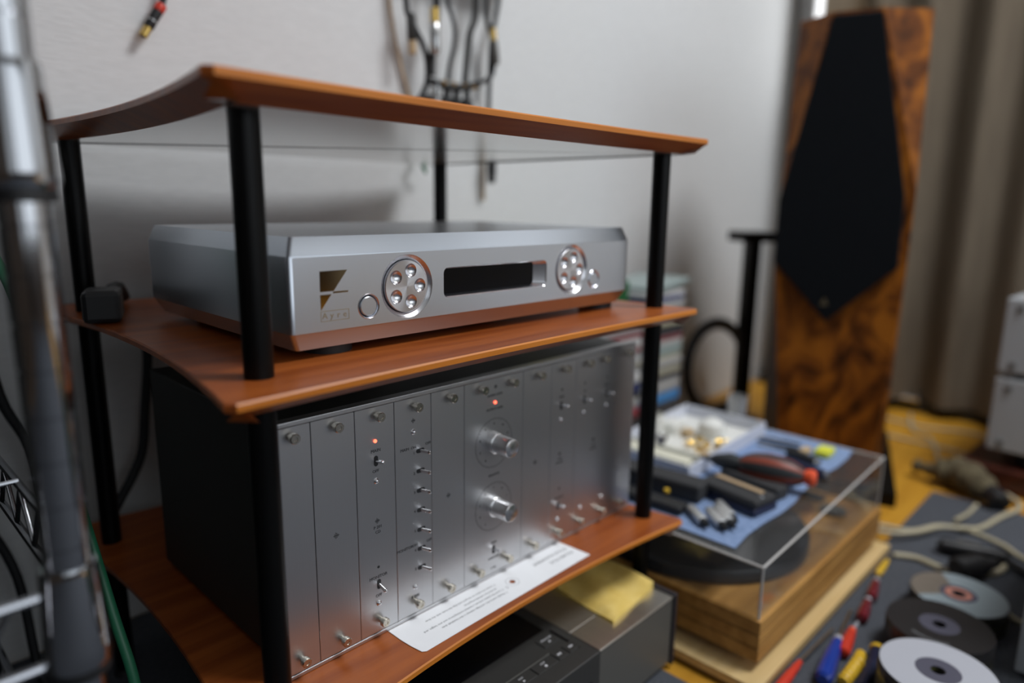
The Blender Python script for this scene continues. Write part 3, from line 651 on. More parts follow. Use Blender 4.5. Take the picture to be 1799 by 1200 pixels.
def rca(at, a, n, lab):
    r = root('gold_plug', onlid(*at), lab, 'plug', 'gold plugs in the tray')
    d = Vector((math.cos(a), math.sin(a), 0.1)); p = onlid(*at, 0.012)
    obj('barrel', lathe(BM(), p, d, [(0, 0.005), (0.010, 0.0055), (0.012, 0.0045)], 16), 'gold', r, True)
    obj('pin', cyl(BM(), p + d * 0.012, p + d * 0.020, 0.0016), 'gold', r, True)
for i, (x, y, a) in enumerate(((0.800, 0.070, 0.4), (0.815, 0.085, 1.7), (0.796, 0.092, 2.6), (0.826, 0.066, -0.6), (0.812, 0.058, 3.6), (0.784, 0.080, 4.4))): rca((x, y), a, i, 'small gold-plated plug in the heap, ' + ('in its middle', 'at its far side', 'towards the tray divider', 'nearest the white puff', 'nearest the air blower', 'farthest left beside the narrow strip')[i])
for i, (x, y, a) in enumerate(((0.775, 0.140, 0.3), (0.790, 0.152, 1.2), (0.768, 0.158, 2.2))):
    b = BM(); d = Vector((math.cos(a), math.sin(a), 0)); lathe(b, onlid(x, y, 0.009), d, [(0, 0.0062), (0.016, 0.0062), (0.018, 0.004), (0.026, 0.004)], 16); solo('metal_fitting', b, 'steel', 'short steel fitting in the left part of the tray, ' + ('the nearest one', 'the right-hand one', 'the farthest left')[i], 'fitting', True, 'steel fittings in the tray')
b = BM(); box(b, -0.004, 0.004, -0.005, 0.005, 0.014, 0.024, 0.001); traypart('clip', b, (0.752, 0.128), 'navy', 'tiny navy clip on the narrow strip', 'clip')
b = BM(); lathe(b, (0, 0, 0.0032), (0, 0, 1), [(0, 0.016), (0.040, 0.018), (0.041, 0.016), (0.004, 0.0145), (0.0035, 0.001)], 28); traypart('plastic_jar', b, (0.800, 0.172), 'white_plastic', 'small round white jar at the back of the tray beside the rack post', 'jar', True)
b = BM(); lathe(b, (0, 0, 0.001), (0, 0, 1), [(0, 0.0145), (0.003, 0.0155), (0.055, 0.0185), (0.055, 0.0172), (0.005, 0.0142), (0.004, 0.001)], 32)
local_to_lid(b, (0.955, 0.095)); solo('clear_cup', b, 'cup', 'clear plastic cup standing behind the tray in front of the black ring', 'cup', True)
# black case with bottle at left, record brush, sleeves
b = BM(); obox(b, onlid(0.632, 0.070, 0.0002), (-0.1, 1, 0), 0.170, 0.040, 0.026, 0.004); solo('tool_case', b, 'charcoal', 'long black case in front of the white tray, partly behind rack post', 'case')
b = BM(); obox(b, onlid(0.582, 0.060, 0.0002), (-0.05, 1, 0), 0.150, 0.028, 0.012, 0.003); solo('stylus_holder', b, 'black_plastic', 'thin black holder lying nearest the rack on blue cloth', 'holder')
b = BM(); lathe(b, onlid(0.602, 0.024, 0.014), (0, 0, 1), [(0, 0.004), (0.004, 0.004), (0.005, 0.002)], 14); solo('yellow_cap', b, 'yellow', 'tiny yellow cap on the thin black holder', 'cap', True)
br = root('record_brush', onlid(0.668, -0.048), 'black record brush with a beige strip, lying in front of tray', 'brush')
ax = Vector((-0.18, -1, 0)); bc = onlid(0.668, -0.048, 0.0002)
obj('base', obox(BM(), bc, ax, 0.100, 0.052, 0.010, 0.003), 'navy', br)
obj('body', obox(BM(), bc + Vector((0, 0, 0.0101)), ax, 0.098, 0.050, 0.012, 0.004), 'charcoal', br)
obj('strip', obox(BM(), bc + Vector((0.008, 0, 0.0222)), ax, 0.078, 0.009, 0.002, 0.0006), 'beige_strip', br)
p = bc + ax.normalized() * 0.042 + Vector((-0.004, 0, 0.0222)); obj('stud', lathe(BM(), p, (0, 0, 1), [(0, 0.004), (0.002, 0.003), (0.0026, 0.001)], 14), 'chrome', br, True)
bx = BM(); obox(bx, onlid(0.722, -0.048, 0.0002), (-0.18, -1, 0), 0.098, 0.028, 0.018, 0.003); solo('eraser_pad', bx, 'charcoal', 'black pad lying alongside the record brush on its far side', 'pad')
for i, ((x0, y0), (x1, y1), lab) in enumerate((((0.594, -0.018), (0.566, -0.058), 'nearest the shelf corner'), ((0.604, -0.040), (0.574, -0.080), 'second from the shelf corner'), ((0.617, -0.044), (0.587, -0.085), 'third from the shelf corner'), ((0.632, -0.040), (0.602, -0.080), 'nearest the record brush'))):
    r = root('plug_sleeve', onlid((x0 + x1) / 2, (y0 + y1) / 2), 'silver plug sleeve with black tip, ' + lab, 'plug', 'silver plug sleeves on the blue cloth')
    a = onlid(x0, y0, 0.0070); c = onlid(x1, y1, 0.0070); d = c - a; L = d.length
    obj('sleeve', lathe(BM(), a, d, [(0, 0.0052), (0.003, 0.0068), (L * 0.80, 0.0068), (L * 0.82, 0.0052)], 18), 'satin_steel', r, True)
    obj('tip', lathe(BM(), a + d * 0.82, d, [(0, 0.0054), (L * 0.14, 0.0054), (L * 0.16, 0.002), (L * 0.3, 0.002)], 14), 'black_plastic', r, True)
# air blower
bl = root('air_blower', onlid(0.752, -0.06), 'rubber air blower bulb with black and rust stripes and orange-red end', 'blower')
a = onlid(0.728, 0.030, 0.024); c = onlid(0.757, -0.128, 0.026); d = (c - a).normalized()
obj('nozzle', lathe(BM(), a, d, [(-0.012, 0.003), (0.004, 0.004), (0.012, 0.009), (0.034, 0.015), (0.052, 0.012)], 22), 'grey_rubber', bl, True)
bm = BM(); pf = [(0.048, 0.009), (0.056, 0.0165), (0.070, 0.0220), (0.088, 0.0245), (0.106, 0.0235), (0.124, 0.0190), (0.138, 0.0125), (0.142, 0.009)]; lathe(bm, a, d, pf, 40)
bm.faces.ensure_lookup_table(); dd, uu, vv = frame(d)
for f in bm.faces:
    q = f.calc_center_median() - a; an = (math.atan2(q.dot(vv), q.dot(uu)) / (2 * PI) * 6) % 1.0; f.material_index = 1 if an < 0.45 else 0
obj('bulb', bm, ['grey_rubber', 'rust_rubber'], bl, True)
obj('valve', lathe(BM(), a + d * 0.141, d, [(0, 0.009), (0.004, 0.0115), (0.012, 0.0120), (0.016, 0.009), (0.0165, 0.003)], 22), 'orange_red', bl, True)
b = BM(); box(b, -0.017, 0.017, -0.012, 0.012, 0.0002, 0.011, 0.003); local_to_lid(b, (0.918, -0.078)); solo('sticky_note_pad', b, 'lime', 'bright lime-yellow block at the far right of the blue cloth', 'block')
def rod(name, p0, p1, r, m, lab, cat, tip=None, group=None):
    a = onlid(*p0, r + 0.0003); c = onlid(*p1, r + 0.0003)
    rt = root(name, onlid((p0[0] + p1[0]) / 2, (p0[1] + p1[1]) / 2), lab, cat, group)
    L = (c - a).length
    obj('barrel', lathe(BM(), a, c - a, [(0, r * 0.6), (0.003, r), (L - 0.004, r), (L, r * 0.7)], 14), m, rt, True)
    if tip: obj('tip', lathe(BM(), c, c - a, [(-0.001, r * 0.8), (0.004, r * 0.85), (0.006, r * 0.3)], 12), tip, rt, True)
rod('marker_pen', (0.838, -0.050), (0.822, -0.116), 0.0070, 'navy', 'navy marker pen with a shiny end beside the blower valve', 'pen', 'chrome')
rod('marker_pen', (0.874, -0.035), (0.858, -0.088), 0.0075, 'black_plastic', 'thick black pen lying behind the navy marker pen', 'pen', 'steel')
rod('jeweller_screwdriver', (0.925, 0.040), (0.930, -0.035), 0.0026, 'steel', 'thin steel rod tool at the far edge of the blue cloth', 'tool')
rod('jeweller_screwdriver', (0.905, 0.030), (0.908, -0.045), 0.0026, 'charcoal', 'thin dark rod tool just in front of the steel rod tool', 'tool')
rod('jeweller_screwdriver', (0.884, 0.022), (0.890, -0.030), 0.0022, 'steel', 'short thin rod tool nearest the tray corner', 'tool')
b = BM(); box(b, -0.012, 0.012, -0.007, 0.007, 0.0002, 0.008, 0.001); local_to_lid(b, (0.905, -0.052)); solo('card_tag', b, 'tan_card', 'little tan tag beside the lime-yellow block', 'tag')

# ------------------------------------------------------------------ stacks of disc cases at the wall
spine = {'grey': (0.30, 0.30, 0.30), 'pale grey': (0.48, 0.48, 0.47), 'dark grey': (0.075, 0.075, 0.08), 'white': (0.66, 0.66, 0.66), 'maroon': (0.22, 0.05, 0.055), 'navy': (0.03, 0.045, 0.15), 'sky blue': (0.08, 0.28, 0.62), 'olive-cream': (0.42, 0.40, 0.30), 'mint grey': (0.30, 0.37, 0.36), 'yellow': (0.55, 0.47, 0.06), 'pink-red': (0.50, 0.10, 0.14), 'green': (0.02, 0.10, 0.035), 'black': (0.02, 0.02, 0.02)}
CASE = {}
for k, c in spine.items():
    K['spine_' + k] = mat('case_spine_' + k.replace(' ', '_'), c, 0.3)
    b = BM(); box(b, -0.071, 0.071, -0.0625, 0.0625, 0, 0.0100, 0.0008, 1); CASE[k] = fin(b, 'disc_case', 'spine_' + k)
def nth(n):
    if n == 1: return 'topmost'
    w = ['', '', 'second', 'third', 'fourth', 'fifth', 'sixth', 'seventh', 'eighth', 'ninth', 'tenth']
    return (w[n] if n <= 10 else '%d%s' % (n, 'th' if 10 < n % 100 < 20 else {1: 'st', 2: 'nd', 3: 'rd'}.get(n % 10, 'th'))) + ' from the top'
def stack(x, y, cols, where, grp, z0=0.0):
    for i, k in enumerate(cols):
        o = put('disc_case', CASE[k], None, (x + random.uniform(-.002, .002), y + random.uniform(-.002, .002), z0 + 0.0104 * i + 0.0002), (0, 0, random.uniform(-.012, .012)))
        tag(o, '%s disc case, %s in the %s' % (k, nth(len(cols) - i), where), 'disc case', grp)
right = ['dark grey'] * 12 + ['dark grey', 'dark grey', 'dark grey', 'sky blue', 'sky blue', 'grey', 'pale grey', 'grey', 'dark grey', 'olive-cream', 'grey', 'pale grey', 'olive-cream', 'mint grey', 'mint grey', 'pale grey', 'maroon', 'dark grey', 'black', 'olive-cream', 'pale grey', 'grey', 'grey', 'pale grey', 'navy', 'white']
left = ['dark grey'] * 14 + ['maroon', 'pink-red', 'grey', 'pale grey', 'black', 'navy', 'navy', 'pale grey', 'white', 'grey', 'olive-cream', 'pale grey', 'grey', 'maroon', 'pale grey', 'white', 'maroon', 'grey', 'pale grey', 'dark grey', 'mint grey', 'grey']
third = ['dark grey'] * 26 + ['grey', 'white', 'pale grey', 'grey', 'pale grey', 'pink-red', 'grey', 'yellow', 'yellow']
stack(1.032, 0.365, right, 'right-hand stack by the wall', 'disc cases in the right-hand stack')
stack(0.875, 0.365, left, 'middle stack by the wall', 'disc cases in the middle stack')
stack(0.715, 0.365, third, 'left-hand stack behind the modular preamplifier', 'disc cases in the left-hand stack')
o = put('disc_case', CASE['mint grey'], None, (1.045, 0.36, 0.4025), (0, -0.10, 0.05)); tag(o, 'mint grey disc case lying aslant on top of the right-hand stack', 'disc case')
b = BM(); box(b, 0.810, 0.905, 0.31, 0.42, 0.3750, 0.4260, 0.002); solo('green_box', b, 'spine_green', 'dark green box on top of the middle stack of disc cases', 'box')

# black ring leaning on the wall
rg_ = root('rubber_ring', (1.50, 0.41, 0.0), 'thick black ring leaning upright near the wall beside the loudspeaker', 'ring')
e_ = Vector((0.985, -0.17, 0)).normalized(); nrm = Vector((e_.y, -e_.x, 0)); nrm = (nrm + Vector((0, 0, 0.10))).normalized()
obj('rim', ringtorus(BM(), (1.50, 0.42, 0.137), nrm, 0.1225, 0.0142), 'black_rubber', rg_, True)
obj('inner_lip', ringtorus(BM(), (1.50, 0.42, 0.137), nrm, 0.1075, 0.004), 'black_plastic', rg_, True)
# black stand behind the speaker
st = root('monitor_stand', (1.50, 0.345, 0.0), 'slim black T-shaped stand between black ring and loudspeaker', 'stand')
def xbox(c, w, d, z0, z1, rz, bev=0.002):
    b = BM(); box(b, -w / 2, w / 2, -d / 2, d / 2, z0, z1, bev); b.transform(Matrix.Translation((c[0], c[1], 0)) @ Matrix.Rotation(rz, 4, 'Z')); return b
obj('base', xbox((1.50, 0.345), 0.08, 0.08, 0, 0.012, 0.2), 'black_paint', st)
obj('column', xbox((1.50, 0.345), 0.030, 0.045, 0.012, 0.482, -0.7), 'black_paint', st)
obj('top_plate', xbox((1.492, 0.345), 0.085, 0.10, 0.482, 0.507, -0.7), 'black_paint', st)

# ------------------------------------------------------------------ loudspeaker
th = math.atan2(-0.950, 0.312)      # local +X runs along the front from left to right, local +Y goes back
sp = root('loudspeaker', (1.146, 0.135, 0.0), 'tall burl-veneer floorstanding loudspeaker with faceted black grille', 'loudspeaker', rz=th)
w, H, D_ = 0.2345, 0.921, 0.30
bm = BM()
# front outline with the bevelled lower corners
def V(x, y, z): return bm.verts.new((x, y, z))
F = [V(0.046, 0, 0.030), V(w - 0.020, 0, 0.030), V(w, 0, 0.46), V(w, 0, 0.60), V(0.150, 0, H), V(0.066, 0, H), V(0.004, 0, 0.585), V(0.004, 0, 0.462)]
TL, TR = V(0.008, 0.055, H), V(w - 0.004, 0.045, H)
Kb = [V(0.004, D_, 0.030), V(w, D_, 0.030), V(w, D_, 0.46), V(w, D_, 0.60), V(w - 0.004, D_, H), V(0.008, D_, H), V(0.004, D_, 0.585), V(0.004, D_, 0.462)]
fl = V(0.002, 0.075, 0.030); fr = V(w, 0.05, 0.030)
bm.faces.new(F[::-1]); bm.faces.new(Kb)
f = bm.faces.new((F[0], F[7], fl)); f.material_index = 1
f = bm.faces.new((fl, F[7], Kb[7], Kb[0])); f.material_index = 1
bm.faces.new((F[1], fr, F[2])); bm.faces.new((fr, Kb[1], Kb[2], F[2]))
bm.faces.new((F[5], TL, F[6])); bm.faces.new((F[3], TR, F[4]))          # upper facets beside the grille
bm.faces.new((F[2], Kb[2], Kb[3], F[3])); bm.faces.new((F[3], Kb[3], Kb[4], TR)); bm.faces.new((TL, Kb[5], Kb[6], F[6])); bm.faces.new((F[6], Kb[6], Kb[7], F[7]))
bm.faces.new((F[4], TR, Kb[4], Kb[5], TL, F[5])); bm.faces.new((F[0], fl, Kb[0], Kb[1], fr, F[1]))
obj('cabinet', bm, ['burl', 'walnut_dark'], sp, local=True)
gp = [(.068, .915), (.149, .915), (.2176, .592), (.2198, .462), (.107, .350), (.002, .462), (.002, .585)]
bm = BM(); A = [bm.verts.new((x, -0.001, z)) for x, z in gp]; cx, cz = 0.11, 0.6
Bv = [bm.verts.new((cx + (x - cx) * 0.975, -0.014, cz + (z - cz) * 0.985)) for x, z in gp]; bm.faces.new(A); bm.faces.new(Bv)
for k in range(7): j = (k + 1) % 7; bm.faces.new((A[k], A[j], Bv[j], Bv[k]))
gr = obj('grille', bm, 'grille', sp, local=True)
# side facets of the upper baffle, slightly proud of the flat front
obj('badge', prism(BM(), [(.0935, -0.0144, .384), (.1085, -0.0144, .384), (.1010, -0.0144, .400)], (0, .0006, 0)), 'gold_print', gr, local=True)
for (x0, x1, y0, y1) in ((-0.020, w + 0.030, -0.025, D_ + 0.10),): obj('plinth', box(BM(), x0, x1, y0, y1, 0.0, 0.0298, 0.003), 'black_paint', sp, local=True)

# ------------------------------------------------------------------ pale amplifiers on a mahogany board at right
b = BM(); box(b, -0.03, 0.42, -0.52, 0.045, 0.0002, 0.052, 0.004); b.transform(Matrix.Translation((1.47, -0.22, 0)) @ Matrix.Rotation(-0.06, 4, 'Z'))
solo('amplifier_board', b, 'mahogany', 'dark mahogany slab on floor under the pale grey amplifiers', 'board')
def amp(z, lab):
    r = root('amplifier', (1.62, -0.45, z), lab, 'amplifier', 'stacked pale amplifiers')
    b = BM(); box(b, 0.0, 0.36, -0.46, 0, z + 0.012, z + 0.162, 0.003); b.transform(Matrix.Translation((1.452, -0.215, 0)) @ Matrix.Rotation(-0.06, 4, 'Z')); obj('case', b, 'box_white', r)
    for (y, zz) in ((-0.025, 0.028), (-0.025, 0.143), (-0.40, 0.028), (-0.40, 0.143)):
        c = Matrix.Translation((1.452, -0.215, 0)) @ Matrix.Rotation(-0.06, 4, 'Z') @ Vector((-0.0002, y, z + zz)); obj('screw', lathe(BM(), c, (-1, 0.06, 0), [(0, 0.006), (0.003, 0.006), (0.004, 0.004)], 14), 'silver_side', r, True)
    for (x, y) in ((0.04, -0.04), (0.32, -0.04), (0.04, -0.42), (0.32, -0.42)):
        c = Matrix.Translation((1.452, -0.215, 0)) @ Matrix.Rotation(-0.06, 4, 'Z') @ Vector((x, y, z)); obj('foot', cyl(BM(), c, c + Vector((0, 0, 0.0125)), 0.018), 'black_rubber', r)
amp(0.0745, 'lower pale grey amplifier resting on the mahogany slab'); amp(0.2372, 'upper pale grey amplifier stacked on the other one')
for (x, y) in ((1.50, -0.28), (1.80, -0.28), (1.50, -0.62), (1.80, -0.62)):
    b = BM(); lathe(b, (x, y, 0.0522), (0, 0, 1), [(0, 0.016), (0.012, 0.02), (0.0222, 0.014)], 18); solo('isolation_foot', b, 'black_rubber', 'black isolation cone between the mahogany slab and lower amplifier', 'foot', True, 'isolation cones under the amplifiers')
dv = root('silver_unit', (0.95, -0.55, 0.004), 'silver-faced unit with a dark window, at the bottom right corner', 'amplifier')
b = BM(); box(b, 0.767, 1.10, -0.80, -0.3785, 0.012, 0.33, 0.002); obj('case', b, 'box_white', dv)
obj('window', box(BM(), 0.7655, 0.7675, -0.78, -0.402, 0.055, 0.29, 0.0006), 'spine_green', dv)
for z in (0.06, 0.14, 0.22): obj('bolt', lathe(BM(), (0.767, -0.392, z), (-1, 0, 0), [(0, 0.0028), (0.004, 0.0028), (0.005, 0.0015)], 12), 'steel', dv, True)
for (x, y) in ((0.80, -0.41), (1.06, -0.41), (0.80, -0.76), (1.06, -0.76)): obj('foot', cyl(BM(), (x, y, 0.004), (x, y, 0.0125), 0.016), 'black_rubber', dv)

# ------------------------------------------------------------------ three stacks of discs on the carpet
K['disc_white'] = mat('disc_white_print', (0.47, 0.48, 0.53), 0.4); K['disc_grey'] = mat('disc_grey_print', (0.30, 0.36, 0.39), 0.4); K['disc_tan'] = mat('disc_taupe_print', (0.19, 0.16, 0.13), 0.4)
K['disc_black'] = mat('disc_black_print', (0.022, 0.020, 0.021), 0.35); K['disc_hub'] = mat('disc_clear_hub', (0.22, 0.22, 0.30), 0.2, 0.6); K['disc_edge'] = mat('disc_edge', (0.035, 0.033, 0.035), 0.3); K['peach'] = mat('peach_print', (0.60, 0.25, 0.18), 0.5); K['olive_edge'] = mat('olive_disc_edge', (0.07, 0.075, 0.02), 0.3)
def annulus(bm, c, r0, r1, z, h, n=48, mi=0, a0=0.0):
    lathe(bm, (c[0], c[1], z), (0, 0, 1), [(0, r0), (h, r0), (h, r1), (0, r1), (0, r0)], n, cap=False, mi=mi); return bm
disc_me = {}
for key, m in (('e', 'disc_edge'), ('o', 'olive_edge')): disc_me[key] = fin(annulus(BM(), (0, 0), 0.0075, 0.060, 0, 0.0014, 40), 'disc', m)
def spindle(c, n, top, rim, lab, grp, lab_below):
    zb = 0.0042
    for i in range(n - 1):
        o = put('disc', disc_me['o' if i % 7 == 3 else 'e'], None, (c[0] + random.uniform(-.001, .001), c[1] + random.uniform(-.001, .001), zb + i * 0.00165)); tag(o, '%s, %s' % (lab_below, nth(n - i)), 'disc', grp)
    z = zb + (n - 1) * 0.00165
    r = root('disc', (c[0], c[1], z), lab, 'disc')
    obj('disc_body', annulus(BM(), c, 0.0075, 0.060, z, 0.0012), rim, r)
    obj('hub', annulus(BM(), c, 0.0078, 0.0230, z + 0.0012, 0.0002), 'disc_hub', r)
    bm = BM(); annulus(bm, c, 0.0232, 0.0590, z + 0.0012, 0.0002, 64)
    if len(top) > 1:
        bm.faces.ensure_lookup_table(); ax_ = Vector((0.98, 0.18)).normalized(); bx_ = Vector((0.12, 0.99)).normalized()
        for f in bm.faces:
            q = f.calc_center_median(); f.material_index = 1 if (Vector((q.x - c[0], q.y - c[1])).dot(bx_) > 0.026) else 0
    obj('printed_label', bm, top, r); return r, z
rA, zA = spindle((0.866, -0.296), 21, ['disc_grey', 'disc_tan'], 'disc_edge', 'top disc printed grey-blue with a taupe segment, far stack', 'discs in the far stack', 'plain disc in the far stack under the grey-blue disc')
obj('ring_print', annulus(BM(), (0.866, -0.296), 0.0095, 0.0165, zA + 0.00142, 0.0001), 'peach', rA)
rB, zB = spindle((0.742, -0.299), 28, ['disc_black'], 'disc_edge', 'top disc printed black with a silver hub, middle stack', 'discs in the middle stack', 'plain disc in the middle stack under the black disc')
bm = BM()
for k in range(5):      # pale strokes of the worn print
    a = 2.72 + k * 0.20; obox(bm, (0.742 + 0.044 * math.cos(a), -0.299 + 0.044 * math.sin(a), zB + 0.00142), (-math.sin(a), math.cos(a), 0), 0.0085, 0.004, 0.0001)
obj('pale_print', bm, 'ink_grey', rB)
rC, zC = spindle((0.622, -0.324), 34, ['disc_white'], 'disc_edge', 'top disc printed plain white, near stack', 'discs in the near stack', 'plain disc in the near stack under the white disc')

# ------------------------------------------------------------------ screwdrivers and pliers along the board
def driver(name, p0, p1, p2, rh, hm, lab, shaft='steel', collar=None, fl=True):
    """handle p0->p1, shaft p1->p2 (xy), lying on the carpet"""
    z = 0.0045 + rh; a = Vector((*p0, z)); c = Vector((*p1, z)); e = Vector((*p2, 0.0075)); L = (c - a).length
    r = root(name, ((p0[0] + p1[0]) / 2, (p0[1] + p1[1]) / 2, 0.004), lab, 'screwdriver')
    bm = BM(); lathe(bm, a, c - a, [(0, rh * 0.55), (L * 0.04, rh * 0.92), (L * 0.14, rh), (L * 0.60, rh * 0.92), (L * 0.80, rh * 0.70), (L * 0.90, rh * 0.78), (L, rh * 0.5)], 12)
    obj('handle', bm, hm, r, True)
    obj('shaft', cyl(BM(), c, e, 0.0024, 0.0024, 10), shaft, r, True)
    if collar: obj('collar', lathe(BM(), c, c - a, [(-0.002, rh * 0.45), (0.002, rh * 0.6), (0.006, rh * 0.55), (0.008, rh * 0.3)], 12), collar, r, True)
driver('screwdriver', (0.520, -0.185), (0.590, -0.183), (0.700, -0.186), 0.0065, 'red', 'red screwdriver nearest the camera against the board', 'steel', 'red')
driver('screwdriver', (0.575, -0.218), (0.668, -0.203), (0.765, -0.188), 0.0110, 'blue', 'clear blue screwdriver beside the yellow pliers', 'steel', 'clear_plastic')
driver('screwdriver', (0.648, -0.216), (0.706, -0.208), (0.742, -0.204), 0.0085, 'red', 'bright red screwdriver left of the white disc stack', 'clear_plastic', 'orange_red')
driver('screwdriver', (0.745, -0.208), (0.800, -0.199), (0.850, -0.192), 0.0085, 'dark_red', 'clear dark red screwdriver just beyond the bright red one', 'steel', 'clear_plastic')
driver('screwdriver', (0.812, -0.200), (0.868, -0.190), (0.910, -0.183), 0.0080, 'dark_red', 'second clear dark red screwdriver, farther along the board', 'steel', 'clear_plastic')
driver('screwdriver', (0.895, -0.184), (0.955, -0.181), (0.990, -0.180), 0.0055, 'yellow', 'slim yellow screwdriver at the far end of board')
pk = root('pliers', (0.62, -0.245, 0.004), 'yellow and black handled pliers in front of the white disc stack', 'pliers')
bm = BM(); tube(bm, [(0.590, -0.236, 0.014), (0.612, -0.237, 0.015), (0.640, -0.236, 0.015), (0.664, -0.233, 0.013)], lambda t: 0.0078 - 0.002 * abs(t - 0.4))
obj('yellow_handle', bm, 'yellow', pk, True)
for k in range(5):
    p = Vector((0.594 + k * 0.011, -0.2365 - 0.0001 * k, 0.0146)); obj('grip_ridge', lathe(BM(), p, (1, -0.05, 0), [(0, 0.0078), (0.002, 0.0086), (0.004, 0.0078)], 14), 'yellow', pk, True)
bm = BM(); tube(bm, [(0.596, -0.2555, 0.013), (0.628, -0.2535, 0.014), (0.660, -0.2505, 0.014), (0.688, -0.245, 0.013)], 0.0078); obj('black_handle', bm, 'navy', pk, True)
obj('end_band', lathe(BM(), (0.684, -0.2458, 0.013), (1, 0.2, 0), [(0, 0.0088), (0.006, 0.0092), (0.007, 0.006)], 16), 'yellow', pk, True)
obj('jaw', obox(BM(), (0.568, -0.2455, 0.006), (1, 0, 0), 0.050, 0.018, 0.010, 0.003), 'steel', pk)

# ------------------------------------------------------------------ cables and clutter on the floor
def cable(name, pts, r, m, lab, cat='cable', group=None, seg=10):
    b = BM(); tube(b, pts, r, seg); return solo(name, b, m, lab, cat, True, group)
z = 0.0085
cable('power_cable', [(1.02, 0.02, z), (1.045, -0.09, z), (1.086, -0.130, z), (1.102, -0.177, z), (1.160, -0.207, z), (1.176, -0.250, z), (1.157, -0.304, z), (1.120, -0.345, z), (1.08, -0.44, z)], 0.0042, 'beige_cable', 'beige cable sweeping across carpet past the black connector', 'cable')
cable('power_cable', [(1.01, -0.02, z + .009), (1.039, -0.144, z + .009), (1.078, -0.186, z + .009), (1.132, -0.211, z + .009), (1.156, -0.240, z + .009), (1.204, -0.262, z), (1.286, -0.280, z), (1.372, -0.298, z), (1.425, -0.255, z), (1.425, -0.185, z), (1.460, -0.148, z), (1.53, -0.140, .006)], 0.0046, 'beige_cable', 'beige cable looping far right round the olive bundle', 'cable')
cable('power_cable', [(0.985, -0.182, z), (1.000, -0.213, z), (0.991, -0.256, z), (1.003, -0.284, z), (1.034, -0.312, z), (1.072, -0.320, z), (1.088, -0.306, z + .004), (1.075, -0.296, z + .006)], 0.0050, 'beige_cable', 'beige cable curling into the short black plug behind discs', 'cable')
cable('power_cable', [(1.178, -0.228, z + .012), (1.258, -0.233, z), (1.318, -0.236, z)], 0.0036, 'beige_cable', 'short straight beige cable on the carpet', 'cable')
cable('power_cable', [(1.90, 0.03, 0.004), (1.855, 0.019, 0.004), (1.75, -0.015, 0.004), (1.706, -0.065, 0.004), (1.583, -0.108, 0.005), (1.50, -0.135, 0.008)], 0.0040, 'beige_cable', 'beige cable running over wood floor towards the curtain', 'cable')
cable('power_cable', [(1.66, 0.05, 0.004), (1.655, -0.04, 0.004), (1.65, -0.13, 0.004), (1.62, -0.17, 0.004)], 0.0040, 'beige_cable', 'beige cable crossing wood floor between speaker and slab', 'cable')
cable('power_cable', [(1.82, 0.10, 0.004), (1.80, -0.02, 0.004), (1.835, -0.12, 0.004), (1.82, -0.24, 0.004)], 0.0040, 'beige_cable', 'beige cable lying nearest the curtain', 'cable')
cable('power_cable', [(0.90, -0.40, z), (0.905, -0.362, z), (0.935, -0.330, z), (0.945, -0.318, z), (0.948, -0.300, z)], 0.0042, 'beige_cable', 'beige cable end emerging behind the grey-blue disc stack', 'cable')
q = root('inline_connector', (1.07, -0.27, 0.004), 'long black in-line connector lying among the beige cables', 'connector')
bm = BM(); tube(bm, [(1.060, -0.226, 0.017), (1.068, -0.262, 0.018), (1.083, -0.312, 0.017), (1.062, -0.352, 0.013), (1.045, -0.42, 0.010)], lambda t: 0.0125 if 0.08 < t < 0.55 else (0.0075 if t <= 0.08 else 0.0065), 14); obj('body', bm, 'black_plastic', q, True)
obj('label_strip', obox(BM(), (1.074, -0.268, 0.0300), (0.25, -1, 0), 0.034, 0.010, 0.0008), 'silver_side', q)
q = root('power_plug', (1.01, -0.285, 0.004), 'stubby black power plug with metal prongs behind the disc stacks', 'plug')
obj('body', lathe(BM(), (0.975, -0.270, 0.024), (0.055, -0.038, 0.002), [(0, 0.014), (0.004, 0.0175), (0.045, 0.0175), (0.060, 0.010), (0.075, 0.007)], 22), 'black_plastic', q, True)
for s in (-1, 1): obj('prong', obox(BM(), (0.962 + 0.005 * s, -0.2640 + 0.006 * s, 0.023), (-0.82, 0.57, 0), 0.018, 0.005, 0.0016), 'steel', q)
# olive bundle
bm = BM(); tube(bm, [(1.415, -0.102, 0.026), (1.405, -0.128, 0.027), (1.400, -0.150, 0.030), (1.405, -0.178, 0.034), (1.385, -0.208, 0.036), (1.358, -0.238, 0.030), (1.330, -0.262, 0.022)], lambda t: 0.012 + 0.020 * math.sin(min(1, max(0, (t - 0.22) / 0.75)) * PI) ** 0.8 + 0.0025 * math.sin(t * 40), 18, 8)
for v in bm.verts: v.co.z = max(v.co.z, 0.0062)
ob = root('cable_sock', (1.39, -0.18, 0.004), 'lumpy olive-brown cloth bundle with a thin tail, on the far carpet edge', 'bundle')
obj('bundle', bm, 'olive', ob, True)
bm = BM(); tube(bm, [(1.345, -0.250, 0.028), (1.335, -0.263, 0.026), (1.322, -0.272, 0.020)], 0.019, 14); obj('end_cap', bm, 'black_plastic', ob, True)
# bright fittings on the floor rail
for i, (y, dx, lab, r) in enumerate(((-0.045, 0, 'small round chrome ball on the dark rail under the curtain', 0.014),)):
    b = BM(); bmesh.ops.create_icosphere(b, subdivisions=3, radius=r, matrix=Matrix.Translation((1.952, y, 0.0442))); solo('chrome_ball', b, 'mirror_chrome', lab, 'ball', True)
b = BM(); lathe(b, (1.946, 0.075, 0.038), (0, -1, 0), [(0, 0.003), (0.002, 0.0065), (0.050, 0.0065), (0.052, 0.003)], 18); solo('chrome_roller', b, 'mirror_chrome', 'short chrome roller on the dark rail under curtain', 'roller', True)

